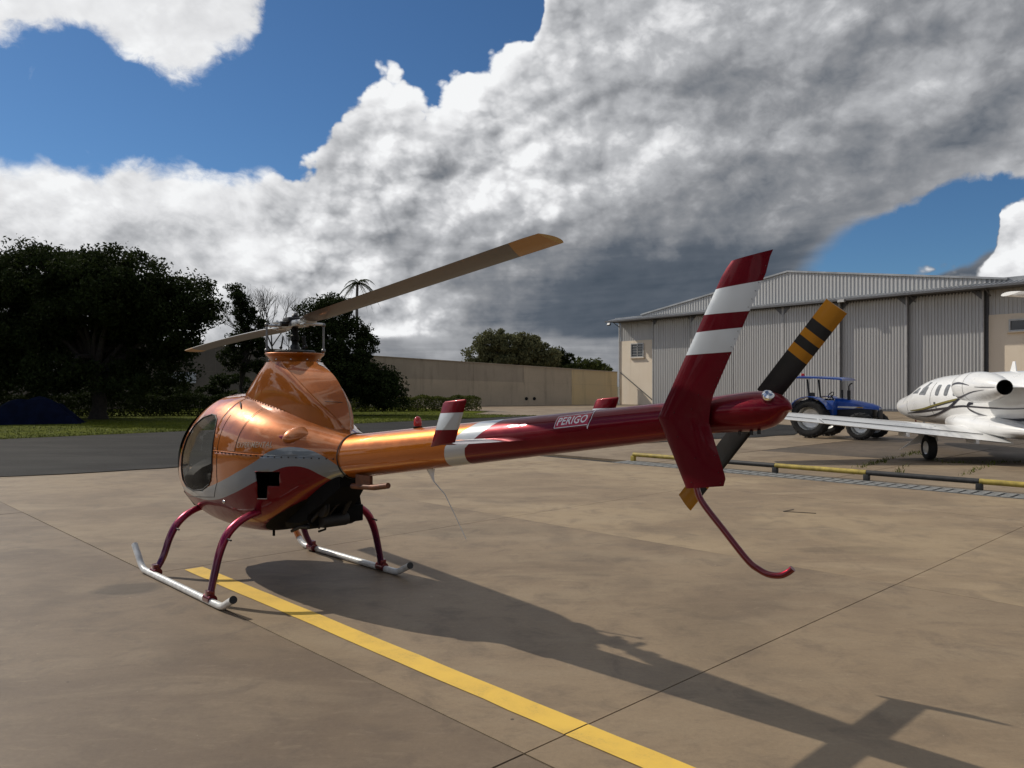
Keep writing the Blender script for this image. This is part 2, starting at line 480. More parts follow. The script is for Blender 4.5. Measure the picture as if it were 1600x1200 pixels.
def concrete(name, c1, c2, c3, grime, seed, dark=1.0):
    m, nt, b = newmat(name)
    g = nt.nodes.new('ShaderNodeNewGeometry'); v = g.outputs['Position']
    v = vmath(nt, 'ADD', v, (seed, seed*0.7, 0.0))
    big = noise(nt, v, 0.35, 5, 0.55, 0.4)
    st = noise(nt, vmath(nt, 'MULTIPLY', v, (0.55, 1.6, 1.0)), 1.1, 8, 0.62, 0.8)
    mid = noise(nt, v, 2.6, 8, 0.65, 0.5)
    fine = noise(nt, v, 34.0, 6, 0.75)
    spk = noise(nt, v, 240.0, 2, 0.5)
    c = mixc(nt, big.smooth(0.40, 0.60), tuple(x*0.93 for x in c1), tuple(x*1.06 for x in c2))
    c = mixc(nt, st.smooth(0.47, 0.68)*0.62, c, c3)
    c = mixc(nt, mid.smooth(0.46, 0.70)*0.70, c, grime)
    blot = noise(nt, v, 0.8, 3, 0.5, 0.6)
    c = mixc(nt, blot.smooth(0.54, 0.70)*0.34, c, tuple(x*0.72 for x in grime))
    # pale scuffs and spilt cement
    sc_n = noise(nt, vmath(nt, 'MULTIPLY', v, (1.0, 2.2, 1.0)), 3.7, 7, 0.7, 1.1)
    sc_m = noise(nt, v, 0.9, 2, 0.5)
    scuff = sc_n.smooth(0.655, 0.72)*sc_m.smooth(0.45, 0.62)
    c = mixc(nt, scuff*0.60, c, tuple(min(1, x*1.7) for x in c3))
    # small chips, trowel marks and grit
    tr_ = noise(nt, vmath(nt, 'MULTIPLY', v, (0.8, 2.6, 1.0)), 6.0, 7, 0.7, 0.6)
    c = mixc(nt, tr_.smooth(0.52, 0.72)*0.40, c, tuple(min(1, x*1.12) for x in c3))
    c = mixc(nt, tr_.smooth(0.44, 0.26)*0.45, c, tuple(x*0.80 for x in grime))
    chip = noise(nt, vmath(nt, 'MULTIPLY', v, (1.0, 1.7, 1.0)), 21.0, 4, 0.6, 0.8).smooth(0.70, 0.74)*noise(nt, v, 1.7, 2, 0.5).smooth(0.48, 0.60)
    c = mixc(nt, chip*0.85, c, (0.50, 0.44, 0.36))
    pit = voronoi(nt, v, 2.3, 'F1').smooth(0.030, 0.016)*noise(nt, v, 1.1, 1, 0.5).smooth(0.48, 0.52)
    c = mixc(nt, pit*0.8, c, (0.03, 0.025, 0.02))
    # a few hairline cracks
    cw = vmath(nt, 'ADD', v, vmath(nt, 'SCALE', noise(nt, v, 1.6, 5, 0.6, out='Color'), 0.9))
    cr = voronoi(nt, cw, 0.22, 'DISTANCE_TO_EDGE').smooth(0.0022, 0.0008)*noise(nt, v, 0.33, 2, 0.5).smooth(0.60, 0.66)
    c = mixc(nt, cr*0.45, c, (0.05, 0.04, 0.03))
    tone = 0.62 + fine*0.50 + spk*0.26
    px_, py_, pz_ = sepxyz(nt, g.outputs['Position'])
    for (sx, sy, ra, rb, amt) in ((-3.32, 6.80, .34, .22, .45), (3.6, 8.4, .8, .25, .18), (-.6, 9.6, 1.4, .5, .15), (5.2, 6.9, .9, .5, .22), (1.4, 5.6, .5, .9, .14)):
        ex = (px_ - sx)*(1/ra) + (mid - .5)*1.2; ey = (py_ - sy)*(1/rb) + (st - .5)*1.4
        tone = tone*(1.0 - (ex*ex + ey*ey).smooth(1.0, .35)*amt)
    c = vmath(nt, 'MULTIPLY', c, vmath(nt, 'SCALE', _comb(nt, tone), dark)); c = vmath(nt, 'MULTIPLY', c, (1.05, 1.0, 0.92))
    setc(nt, b, 'Base Color', c)
    setc(nt, b, 'Roughness', big.smooth(0.3, 0.7)*-0.10 + mid*0.2 + 0.56)
    b.inputs['Specular IOR Level'].default_value = 0.35
    bump(nt, b, fine*0.6 + spk*0.4 + mid*1.2, 0.25, 0.006)
    return m


def _comb(nt, x):
    n = nt.nodes.new('ShaderNodeCombineXYZ')
    for i in range(3): nt.links.new(x.k, n.inputs[i])
    return n.outputs[0]


m_slabs = [concrete('apron_concrete_grey', (0.185, 0.140, 0.102), (0.225, 0.172, 0.120), (0.27, 0.215, 0.155), (0.145, 0.112, 0.086), 3.0, 0.76),
           concrete('apron_concrete_brown', (0.200, 0.151, 0.104), (0.245, 0.188, 0.126), (0.285, 0.228, 0.158), (0.155, 0.120, 0.088), 61.0, 0.91),
           concrete('apron_concrete_tan', (0.215, 0.162, 0.108), (0.265, 0.205, 0.132), (0.30, 0.24, 0.165), (0.165, 0.128, 0.092), 41.0, 1.06)]
m_old = concrete('old_concrete', (0.20, 0.155, 0.108), (0.235, 0.185, 0.130), (0.27, 0.22, 0.155), (0.15, 0.115, 0.082), 13.0)
m_oldd = concrete('dirty_old_concrete', (0.082, 0.066, 0.050), (0.105, 0.082, 0.060), (0.12, 0.095, 0.07), (0.06, 0.05, 0.042), 23.0)
m_earth = simple('earth', (0.035, 0.028, 0.02), 0.95, var=0.4, scale=2.0)
m_joint = simple('joint_dirt', (0.018, 0.014, 0.010), 0.95, var=0.4, scale=9.0)


def sheet(name, pts, mat, z):
    mb = MB(); mb.add([(p[0], p[1], z) for p in pts], [tuple(range(len(pts)))])
    return mb.build(name, mat, smooth=False, recalc=False)


g = kind(sheet('ground', [(-3000, -300), (3000, -300), (3000, 5000), (-3000, 5000)], simple('far_ground', (0.07, 0.065, 0.035), 0.95, var=0.35, scale=0.05), -0.075), 'structure', 'flat open ground around the airfield')

# apron: separate cast slabs on a dirt bed
bed = kind(sheet('apron_bed', [ap(-32, -16), ap(11.0, -16), ap(11.0, 40), ap(-32, 40)], m_joint, -0.05), 'structure')
apron = bpy.data.objects.new('apron', None); COL.objects.link(apron)
kind(apron, 'structure', 'brown concrete apron of large cast slabs')
apron.location = HELI; apron.rotation_euler = (0, 0, HTH)
XJ = [-0.80 + 4.62*k for k in range(-7, 3)] + [10.72]
YJ = [-3.71 + 4.965*k for k in range(-3, 9)]
rnd = random.Random(5)


def slab(parent, x0, x1, y0, y1, mat, gap=0.008, z=0.0, name='slab', jit=0.0):
    hx, hy = (x1-x0)/2 - gap/2, (y1-y0)/2 - gap/2
    mb = MB(); c = 0.004
    ring = lambda ix, zz: [(-hx+ix, -hy+ix, zz), (hx-ix, -hy+ix, zz), (hx-ix, hy-ix, zz), (-hx+ix, hy-ix, zz)]
    mb.loft([ring(0, -0.12), ring(0, 0.0)], False, True)
    o = mb.build(name, mat, parent, smooth=False)
    o.location = ((x0+x1)/2, (y0+y1)/2, z)
    return o


for i in range(len(XJ)-1):
    for j in range(len(YJ)-1):
        slab(apron, XJ[i], XJ[i+1], YJ[j], YJ[j+1], m_slabs[0 if XJ[i] < -1.0 else (1 if XJ[i] < 3.0 else 2)], 0.009, rnd.uniform(-0.0015, 0.0015))

# older slabs beyond the drain, dirt joints with weeds
oldbed = kind(sheet('old_apron_bed', [ap(11.0, -40), ap(75, -40), ap(75, 60), ap(11.0, 60)], m_joint, -0.048), 'structure')
old = bpy.data.objects.new('old_apron', None); COL.objects.link(old)
kind(old, 'structure', 'older stained concrete apron in front of the hangar')
old.location = HELI; old.rotation_euler = (0, 0, HTH)
OX = [11.34, 16.3, 21.1, 26, 31, 36, 42, 50, 60, 72]
OY = [-30, -22, -16, -12, -8, -3.9, 0.2, 4.4, 9.0, 14, 20, 30, 42]
DARK = {(1, 3), (1, 4), (1, 5), (1, 6), (2, 4), (2, 5), (2, 6), (3, 4), (3, 5), (3, 6), (2, 3)}
for i in range(len(OX)-1):
    for j in range(len(OY)-1):
        slab(old, OX[i], OX[i+1], OY[j], OY[j+1], m_oldd if (i, j) in DARK else m_old, 0.035 if i < 5 else 0.02, rnd.uniform(-0.006, 0.004))

# asphalt taxiway strip, left
m_asph, nt_, b_ = newmat('asphalt')
gv = nt_.nodes.new('ShaderNodeNewGeometry').outputs['Position']
n1 = noise(nt_, vmath(nt_, 'MULTIPLY', gv, (0.5, 1.5, 1)), 0.7, 7, 0.6, 0.5); n2 = noise(nt_, gv, 90, 3, 0.7)
setc(nt_, b_, 'Base Color', mixc(nt_, n1.smooth(0.35, 0.7), (0.022, 0.0215, 0.021), (0.042, 0.041, 0.039))); b_.inputs['Specular IOR Level'].default_value = .08
setc(nt_, b_, 'Roughness', n1*0.2 + 0.68); bump(nt_, b_, n2, 0.4, 0.01)
near = []
A, B = Vector((-9.86, 15.1, 0)), Vector((-7.15, 16.88, 0)); dr = (B-A).normalized(); nrm = Vector((-dr.y, dr.x, 0))
for k in range(121):
    p = A + dr*(-30 + k*0.45) + nrm*(rnd.uniform(-0.06, 0.06) + 0.10*math.sin(k*0.7))
    near.append(p)
C0, C1 = Vector((-16.9, 25.8, 0)), Vector((-0.4, 44.7, 0)); ld = (C1-C0).normalized()
far = [C0 + ld*(26 + 6), C0 + ld*-30]
taxi = kind(sheet('taxiway', near + [Vector((13.0, 34.0, 0)), Vector((8.0, 46.0, 0))] + far, m_asph, 0.014), 'structure', 'dark asphalt taxiway strip beside the lawn')

# lawn
m_lawn, nt_, b_ = newmat('lawn')
gv = nt_.nodes.new('ShaderNodeNewGeometry').outputs['Position']
n1 = noise(nt_, gv, 0.5, 6, 0.6); n2 = noise(nt_, gv, 14, 5, 0.7)
c_ = mixc(nt_, n1.smooth(0.35, 0.65), (0.050, 0.066, 0.004), (0.085, 0.100, 0.006))
c_ = mixc(nt_, n2.smooth(0.4, 0.7)*0.6, c_, (0.11, 0.115, 0.012))
b_.inputs['Specular IOR Level'].default_value = .05
setc(nt_, b_, 'Base Color', c_); setc(nt_, b_, 'Roughness', 0.9); bump(nt_, b_, n2, 0.8, 0.05)
ln = Vector((-ld.y, ld.x, 0))
lawn = kind(sheet('lawn', [C0 + ld*-40, C0 + ld*5, C0 + ld*15, C1, C1 + ld*1.8 + ln*1.0, C1 + ln*4.5 + ld*2.0, Vector((-1.6, 54.5, 0)), Vector((-4, 58, 0)), Vector((-14, 72, 0)), Vector((-80, 72, 0)), Vector((-80, 20, 0))], m_lawn, 0.022), 'structure', 'mown grass lawn under the trees')
# pale concrete yard by the boundary wall
yard = kind(sheet('concrete_yard', [(-20, 76), (-13.8, 71.5), (-3.8, 57.8), (-1.4, 54.3), (-2.0, 50.0), (0.8, 46.0), (8.2, 46.0), (13.2, 34.0), (22, 44), (12, 76)], m_old, 0.010), 'structure', 'pale concrete yard before the boundary wall')

# grass blades along the sunlit lawn edge
rg = np.random.default_rng(3)
def grass(name, n, p0, along, across, hmin, hmax, mat, dist_along):
    s = rg.uniform(0, dist_along, n); w = rg.uniform(0, 1, n)**1.6
    P = np.array(p0)[None, :2] + s[:, None]*np.array(along)[None, :2] + (w*across)[:, None]*np.array((-along[1], along[0]))[None]
    h = rg.uniform(hmin, hmax, n); a = rg.uniform(0, 2*math.pi, n); wd = rg.uniform(0.01, 0.03, n)
    lx, ly = rg.normal(0, 0.03, n), rg.normal(0, 0.03, n)
    V = np.zeros((n, 3, 3)); ca, sa = np.cos(a)*wd, np.sin(a)*wd
    V[:, 0] = np.stack([P[:, 0]-ca, P[:, 1]-sa, np.full(n, 0.008)], 1); V[:, 1] = np.stack([P[:, 0]+ca, P[:, 1]+sa, np.full(n, 0.008)], 1)
    V[:, 2] = np.stack([P[:, 0]+lx, P[:, 1]+ly, h], 1)
    return kind(np_mesh(name, V.reshape(-1, 3), np.arange(3*n).reshape(-1, 3), mat), 'stuff')
m_blade, nt_, b_ = newmat('grass_blades')
isl = X(nt_, nt_.nodes.new('ShaderNodeNewGeometry').outputs['Random Per Island'])
setc(nt_, b_, 'Base Color', mixc(nt_, isl, (0.06, 0.08, 0.006), (0.12, 0.13, 0.012))); setc(nt_, b_, 'Roughness', 0.8)
gr = grass('lawn_grass', 40000, C0 + ld*-12, ld, 16.0, 0.035, 0.075, m_blade, 40)
gr['label'] = 'short green grass blades covering the lawn edge'

# painted yellow guide line: a thin film of paint following the slabs
m_yel, nt_, b_ = newmat('yellow_road_paint')
gv = nt_.nodes.new('ShaderNodeNewGeometry').outputs['Position']
n1 = noise(nt_, gv, 3.0, 7, 0.65, 0.4); n2 = noise(nt_, gv, 70, 4, 0.7)
c_ = mixc(nt_, n1.smooth(0.35, 0.75), (0.78, 0.50, 0.075), (0.66, 0.42, 0.07))
c_ = mixc(nt_, (n1*0.45 + n2*0.55).smooth(0.54, 0.68)*0.55, c_, (0.40, 0.29, 0.10))
setc(nt_, b_, 'Base Color', c_); setc(nt_, b_, 'Roughness', n2*0.2 + 0.5); bump(nt_, b_, n2, 0.2, 0.004)
mb = MB()
for y0, y1 in ((-9.0, -8.675), (-8.675+0.005, -3.715), (-3.705, 1.19)):
    n = 24; vs = []; yy = [y0 + (y1-y0)*k/n for k in range(n+1)]
    for y in yy:
        vs += [(-0.512 + rnd.uniform(-0.004, 0.004), y, 0.005), (-0.337 + rnd.uniform(-0.004, 0.004), y, 0.005)]
    mb.add(vs, [(2*k, 2*k+1, 2*k+3, 2*k+2) for k in range(n)])
yl = mb.build('yellow_line', m_yel, smooth=False, recalc=False)
yl.location = HELI; yl.rotation_euler = (0, 0, HTH); kind(yl, 'structure', 'yellow painted guide line running from under the helicopter')


# ------------------------------------------------------------------ hangar
HE = Vector((.609, -.793, 0)).normalized(); HA_ = math.atan2(HE.y, HE.x); HC = Vector((10.4, 77.2, 0))


def cladding(name, col, streak=0.35):
    m, nt, b = newmat(name); v = objco(nt)
    st = noise(nt, vmath(nt, 'MULTIPLY', v, (3.0, 1.0, 0.12)), 1.6, 6, 0.65); bg_ = noise(nt, v, 0.25, 4, 0.5)
    c = mixc(nt, st.smooth(.35, .75)*streak + bg_*0.2, col, tuple(x*0.72 for x in col))
    ru = noise(nt, vmath(nt, 'MULTIPLY', v, (1.4, 1.0, 0.10)), 1.1, 7, 0.7)
    c = mixc(nt, ru.smooth(.58, .78)*.30, c, (.22, .15, .10))
    setc(nt, b, 'Base Color', c); setc(nt, b, 'Roughness', st*.2 + .42); setc(nt, b, 'Metallic', 0.15)
    return m


def render_wall(name, c1, c2, grime):
    m, nt, b = newmat(name); v = objco(nt)
    n1 = noise(nt, v, .35, 6, .6, .3); n2 = noise(nt, vmath(nt, 'MULTIPLY', v, (2.2, 2.2, .25)), 1.1, 7, .65); n3 = noise(nt, v, 12, 5, .6)
    x, y, z = sepxyz(nt, v)
    c = mixc(nt, n1.smooth(.35, .7), c1, c2)
    c = mixc(nt, n2.smooth(.5, .78)*.6, c, grime); c = mixc(nt, n3.smooth(.5, .8)*.2, c, grime)
    setc(nt, b, 'Base Color', c); setc(nt, b, 'Roughness', .85); bump(nt, b, n3, .3, .02)
    return m


m_clad = cladding('galvanised_cladding', (.53, .525, .51)); m_clad2 = cladding('gable_cladding', (.54, .535, .52), .25)
m_cream = render_wall('cream_render', (.74, .63, .49), (.78, .68, .54), (.56, .46, .34))
m_frame = simple('grey_steel_frame', (.12, .12, .125), .5, .4); m_stile = simple('door_steel', (.36, .355, .35), .5, .2); m_roofm = simple('roof_sheet', (.34, .35, .36), .45, .4, var=.2, scale=.6)
m_winglass, nt_, b_ = newmat('dark_window_glass'); setc(nt_, b_, 'Base Color', (.02, .024, .028)); setc(nt_, b_, 'Roughness', .08); b_.inputs['Specular IOR Level'].default_value = .8
m_alframe = simple('aluminium_frame', (.48, .47, .45), .45, .5)
hang = thing('hangar', 'grey corrugated aircraft hangar with sliding doors and cream end walls', 'hangar', HC, HA_)


def corr(x0, x1, z0, ztop, y, pitch=.25, depth=.04, face=-1, thick=True):
    """vertical trapezoid sheeting; ztop is a number or a function of x"""
    f = ztop if callable(ztop) else (lambda x: ztop)
    n = max(1, round((x1-x0)/pitch)); p = (x1-x0)/n; prof = []
    for k in range(n):
        a = x0 + k*p; prof += [(a, 0), (a+.50*p, 0), (a+.58*p, depth), (a+.92*p, depth)]
    prof.append((x1, 0)); mb = MB(); m = len(prof)
    vs = [(a, y + face*d, z0) for a, d in prof] + [(a, y + face*d, f(a)) for a, d in prof]
    mb.add(vs, [(i, i+1, m+i+1, m+i) for i in range(m-1)])
    return mb


# doors: six sliding leaves, the middle pair nearest, outer pairs stepped back
DX = [4.6, 9.37, 14.14, 18.91, 23.68, 28.45, 33.2]; DYs = [0, -.35, -.70, -.70, -.35, 0]
for k in range(6):
    a, b, y = DX[k], DX[k+1], DYs[k]
    a2 = a - (.12 if k in (4, 5) else 0); b2 = b + (.12 if k in (0, 1) else 0)
    dr_ = corr(a2 + .08, b2 - .08, .06, 7.98, y, .215, .06).build('door_leaf', m_clad, hang, smooth=False, recalc=False)
    for x in (a2 + .05, b2 - .05): MB().box((x, y - .01, 4.02), (.10, .12, 7.95)).build('door_stile', m_stile, dr_, smooth=False)
    MB().box(((a2+b2)/2, y - .01, .09), (b2-a2-.2, .10, .14)).build('door_rail', m_frame, dr_, smooth=False); MB().box(((a2+b2)/2, y + .03, 7.95), (b2-a2-.2, .08, .12)).build('door_rail', m_frame, dr_, smooth=False)
    for x, s in ((a2 + .1, 1), (b2 - .1, -1)):   # gusset plates at the top corners
        MB().prism([(x, 7.95), (x+s*.6, 7.95), (x, 7.4)], lambda u, v, d: (u, d, v), y-.085, y-.070).build('gusset', m_frame, dr_, smooth=False)
mb = MB(); mb.box((18.9, -.35, .02), (29.0, 1.1, .03)); mb.build('door_track', m_frame, hang, smooth=False)
mb = MB(); mb.box((18.9, .36, 4.02), (28.9, .1, 8.0)); mb.build('door_backing', m_frame, hang, smooth=False)
# gable sheeting above the doors
gz = lambda x: 8.55 + (10.83-8.55)*(1 - abs(x-18.9)/15.6)
corr(3.3, 18.9, 8.2, gz, .0, .29, .05).build('gable_sheeting', m_clad2, hang, smooth=False, recalc=False)
corr(18.9, 34.5, 8.2, gz, .0, .29, .05).build('gable_sheeting', m_clad2, hang, smooth=False, recalc=False)
for s in (-1, 1):
    mb = MB(); n = Vector((s*15.6, 0, -2.28)).normalized(); L = 15.77
    ang = math.atan2(2.28, 15.6)*s
    mb.box((18.9 + s*7.85, -.02, (8.55+10.83)/2 + .05), (15.9, .26, .13), ry=ang); mb.build('verge_cap', m_roofm, hang, smooth=False)
    mb = MB(); mb.box((18.9 + s*7.85, 20.1, (8.55+10.83)/2 + .02), (15.9, 39.8, .08), ry=ang); mb.build('roof_slope', m_roofm, hang, smooth=False)
# awning above the doors
def awn(x0, x1):
    n = round((x1-x0)/.30); p = (x1-x0)/n; prof = []
    for k in range(n): a = x0 + k*p; prof += [(a, 0), (a+.5*p, 0), (a+.6*p, .05), (a+.9*p, .05)]
    prof.append((x1, 0)); m = len(prof); mb = MB()
    vs = [(a, -1.30, 8.10+d) for a, d in prof] + [(a, .0, 8.42+d) for a, d in prof]
    mb.add(vs, [(i, i+1, m+i+1, m+i) for i in range(m-1)]); return mb
awning = awn(-.35, 46).build('awning', m_roofm, hang, smooth=False, recalc=False)
mb = MB(); mb.box((22.8, -1.32, 8.08), (46.4, .10, .14)); mb.build('awning_fascia', m_frame, awning, smooth=False)
mb = MB(); mb.box((22.8, -.38, 8.04), (46.0, 1.7, .04)); mb.build('awning_soffit', m_frame, awning, smooth=False)
for x in np.arange(.2, 46, 4.77):
    mb = MB(); mb.tube([(x, .0, 7.6), (x, -.9, 8.05)], .04, 6); mb.build('awning_bracket', m_frame, awning, smooth=False)
# end walls: render below, sheeting above
for x0, x1, zc in ((0, 4.55, 6.2), (33.25, 46, 6.4)):
    mb = MB(); mb.box(((x0+x1)/2, .55, zc/2), (x1-x0, .40, zc)); w_ = mb.build('end_wall', m_cream, hang, smooth=False)
    corr(x0, x1, zc, 8.15, .40, .25, .04).build('wall_sheeting', m_clad, hang, smooth=False, recalc=False)
    if x0 > 1: mb = MB(); mb.box((39.6, 18, 8.45), (12.8, 36, .5)); mb.build('wing_roof', m_roofm, hang, smooth=False)
    else: mb = MB(); mb.box((1.6, 18, 8.35), (3.9, 36, .30)); mb.build('wing_roof', m_roofm, hang, smooth=False)
mb = MB(); mb.box((.2, 20, 4.1), (.4, 38.5, 8.1)); mb.build('side_wall', m_cream, hang, smooth=False)
mb = MB(); mb.box((23, 40, 4.1), (46, .4, 8.1)); mb.build('rear_wall', m_clad, hang, smooth=False)
mb = MB(); mb.box((-.06, .30, 4.05), (.10, .10, 8.1)); mb.build('corner_trim', m_alframe, hang, smooth=False)


def hwin(x0, x1, z0, z1, y, leaves):
    r = bpy.data.objects.new('window', None); link(r, hang)
    mb = MB(); mb.box(((x0+x1)/2, y-.005, (z0+z1)/2), (x1-x0, .02, z1-z0)); mb.build('pane', m_winglass, r, smooth=False)
    mb = MB(); t = .09
    for x in (x0, x1): mb.box((x, y-.04, (z0+z1)/2), (t, .12, z1-z0+t))
    for z in (z0, z1): mb.box(((x0+x1)/2, y-.045, z), (x1-x0-t, .10, t))
    mb.build('window_frame', m_alframe, r, smooth=False)
    for k in range(1, leaves):
        x = x0 + (x1-x0)*k/leaves; MB().box((x, y-.03, (z0+z1)/2), (.06, .06, z1-z0-t)).build('mullion', m_alframe, r, smooth=False)
    n = 5
    if leaves > 1:
        for k in range(1, n): MB().box(((x0+x1)/2, y-.022, z0 + (z1-z0)*k/n), (x1-x0-t, .02, .025)).build('glazing_bar', m_alframe, r, smooth=False)
    mb = MB(); mb.box(((x0+x1)/2, y-.08, z0-.09), (x1-x0+.3, .22, .07)); mb.build('window_sill', m_cream, r, smooth=False)
hwin(1.56, 3.15, 4.60, 5.88, .345, 2)
hwin(34.6, 37.2, 5.3, 5.98, .345, 1)
mb = MB(); mb.tube([(.1, .25, 3.15), (4.3, .25, .5)], .05, 6); mb.build('diagonal_stay', m_frame, hang)
mb = MB(); mb.box((-.3, -.9, 7.85), (.35, .18, .22), rx=R(-30)); mb.tube([(-.3, -.9, 7.9), (-.3, -.9, 8.1)], .03, 6); mb.build('floodlight', m_frame, hang, smooth=False)
mb = MB(); mb.box((24.2, -1.42, 8.0), (.5, .25, .20)); mb.build('awning_lamp', m_alframe, hang, smooth=False)

# ------------------------------------------------------------------ boundary wall
m_wall = [render_wall('wall_blocks_grey', (.47, .38, .265), (.55, .445, .31), (.25, .20, .145)),
          render_wall('wall_blocks_ochre', (.66, .51, .29), (.72, .54, .28), (.42, .31, .18)),
          render_wall('wall_band_dark', (.38, .31, .225), (.44, .36, .26), (.19, .16, .115))]
m_wallshade = render_wall('wall_tree_shade', (.17, .14, .11), (.21, .175, .135), (.08, .075, .055))  # left-hand panels: the tree shade is put into the wall colour
WR = Vector((10.25, 76.6, 0)); WD = Vector((-13.2, -5.1, 0)); WL = WD.length; WDn = WD.normalized()
bwall = thing('boundary_wall', 'long weathered concrete boundary wall left of the hangar', 'wall', WR, math.atan2(WDn.y, WDn.x))
# local x runs to the left along the wall, y towards the camera is +
t0 = 0.0; rw = random.Random(4)
MB().prism([(0, -.1), (6.1*WL, -.1), (6.1*WL, 3.0 + .73*6.1), (0, 3.0)], lambda u, v, d: (u, d, v), -.10, .07).build('wall_core', m_wall[2], bwall, smooth=False)
while t0 < 6.0:
    t1 = t0 + (.348 if t0 < 1.3 else .40)
    x0, x1 = t0*WL + .005, t1*WL - .005
    zt0, zt1 = 3.19 + .73*t0, 3.19 + .73*t1
    mid0, mid1 = zt0*.58, zt1*.58
    off = rw.uniform(-.012, .012)
    lowm = m_wallshade if t0 > 1.62 else m_wall[1] if t0 < .30 else (m_wall[0]); upm = m_wallshade if t0 > 1.62 else m_wall[1] if t0 < .30 else (m_wall[0] if t0 < .69 else m_wall[2])
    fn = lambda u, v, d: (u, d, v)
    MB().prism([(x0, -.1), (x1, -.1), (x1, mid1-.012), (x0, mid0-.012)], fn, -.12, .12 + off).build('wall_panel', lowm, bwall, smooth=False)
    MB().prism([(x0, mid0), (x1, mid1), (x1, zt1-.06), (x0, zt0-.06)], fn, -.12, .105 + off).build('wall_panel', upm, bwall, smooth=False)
    MB().prism([(x0, zt0-.058), (x1, zt1-.058), (x1, zt1+.02), (x0, zt0+.02)], fn, -.17, .17).build('coping', m_wall[0 if t0 < .69 else 2], bwall, smooth=False)
    t0 = t1
for px_ in (3.8, 4.6):   # dark drain holes near the foot
    MB().lathe([(.001, 0), (.16, 0), (.16, .03), (.12, .035)], 14, Matrix.Translation((px_*1.0+5.0, .125, .62)) @ Matrix.Rotation(R(-90), 4, 'X')).build('drain_hole', m_black0 if False else simple('hole_black', (.004, .004, .004), .9), bwall)
# pale board on the wall, far left
bx = WL*2.78
bd_ = MB(); bd_.box((0, 0, 0), (2.4, .06, .85)); bo = bd_.build('notice_board', simple('pale_board', (.60, .60, .60), .6), smooth=False)
bo.location = WR + WDn*bx + Vector((.36*.24, -.933*.24, 2.45)); bo.rotation_euler = (0, 0, math.atan2(WDn.y, WDn.x)); tag(bo, 'blank pale rectangular board fixed to the boundary wall behind the trees', 'board')



# ------------------------------------------------------------------ trees and hedges
def leafmat(name, c1, c2, trans=0.25):
    m, nt, b = newmat(name); isl = X(nt, nt.nodes.new('ShaderNodeNewGeometry').outputs['Random Per Island'])
    c = mixc(nt, isl, c1, c2); setc(nt, b, 'Base Color', c); setc(nt, b, 'Roughness', .8); b.inputs['Specular IOR Level'].default_value = .06
    tl = nt.nodes.new('ShaderNodeBsdfTranslucent'); nt.links.new(c, tl.inputs[0])
    mx = nt.nodes.new('ShaderNodeMixShader'); mx.inputs[0].default_value = trans
    nt.links.new(b.outputs[0], mx.inputs[1]); nt.links.new(tl.outputs[0], mx.inputs[2])
    nt.links.new(mx.outputs[0], nt.nodes['Material Output'].inputs[0])
    return m


m_bark = simple('bark', (.035, .028, .022), .9, var=.4, scale=8, bmp=.5)
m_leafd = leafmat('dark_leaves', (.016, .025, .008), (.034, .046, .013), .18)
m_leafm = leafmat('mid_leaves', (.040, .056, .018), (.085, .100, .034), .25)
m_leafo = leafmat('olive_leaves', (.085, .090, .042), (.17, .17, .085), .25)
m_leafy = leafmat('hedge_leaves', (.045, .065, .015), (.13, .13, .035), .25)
m_twig = simple('pale_twigs', (.10, .09, .075), .9, var=.3)


def leaf_quads(C, size, rng, droop=0.0):
    """one bent leaf quad per centre in C (n,3)"""
    n = len(C); a = rng.normal(size=(n, 3)); a /= np.linalg.norm(a, axis=1)[:, None]
    b = rng.normal(size=(n, 3)); b -= a*(a*b).sum(1)[:, None]; b /= np.linalg.norm(b, axis=1)[:, None]
    s = size*rng.uniform(.6, 1.35, n)[:, None]
    V = np.empty((n, 4, 3)); V[:, 0] = C - a*s*.9; V[:, 1] = C + b*s*.42; V[:, 2] = C + a*s*.9; V[:, 3] = C - b*s*.42
    V[:, 2, 2] -= droop*s[:, 0]
    return V


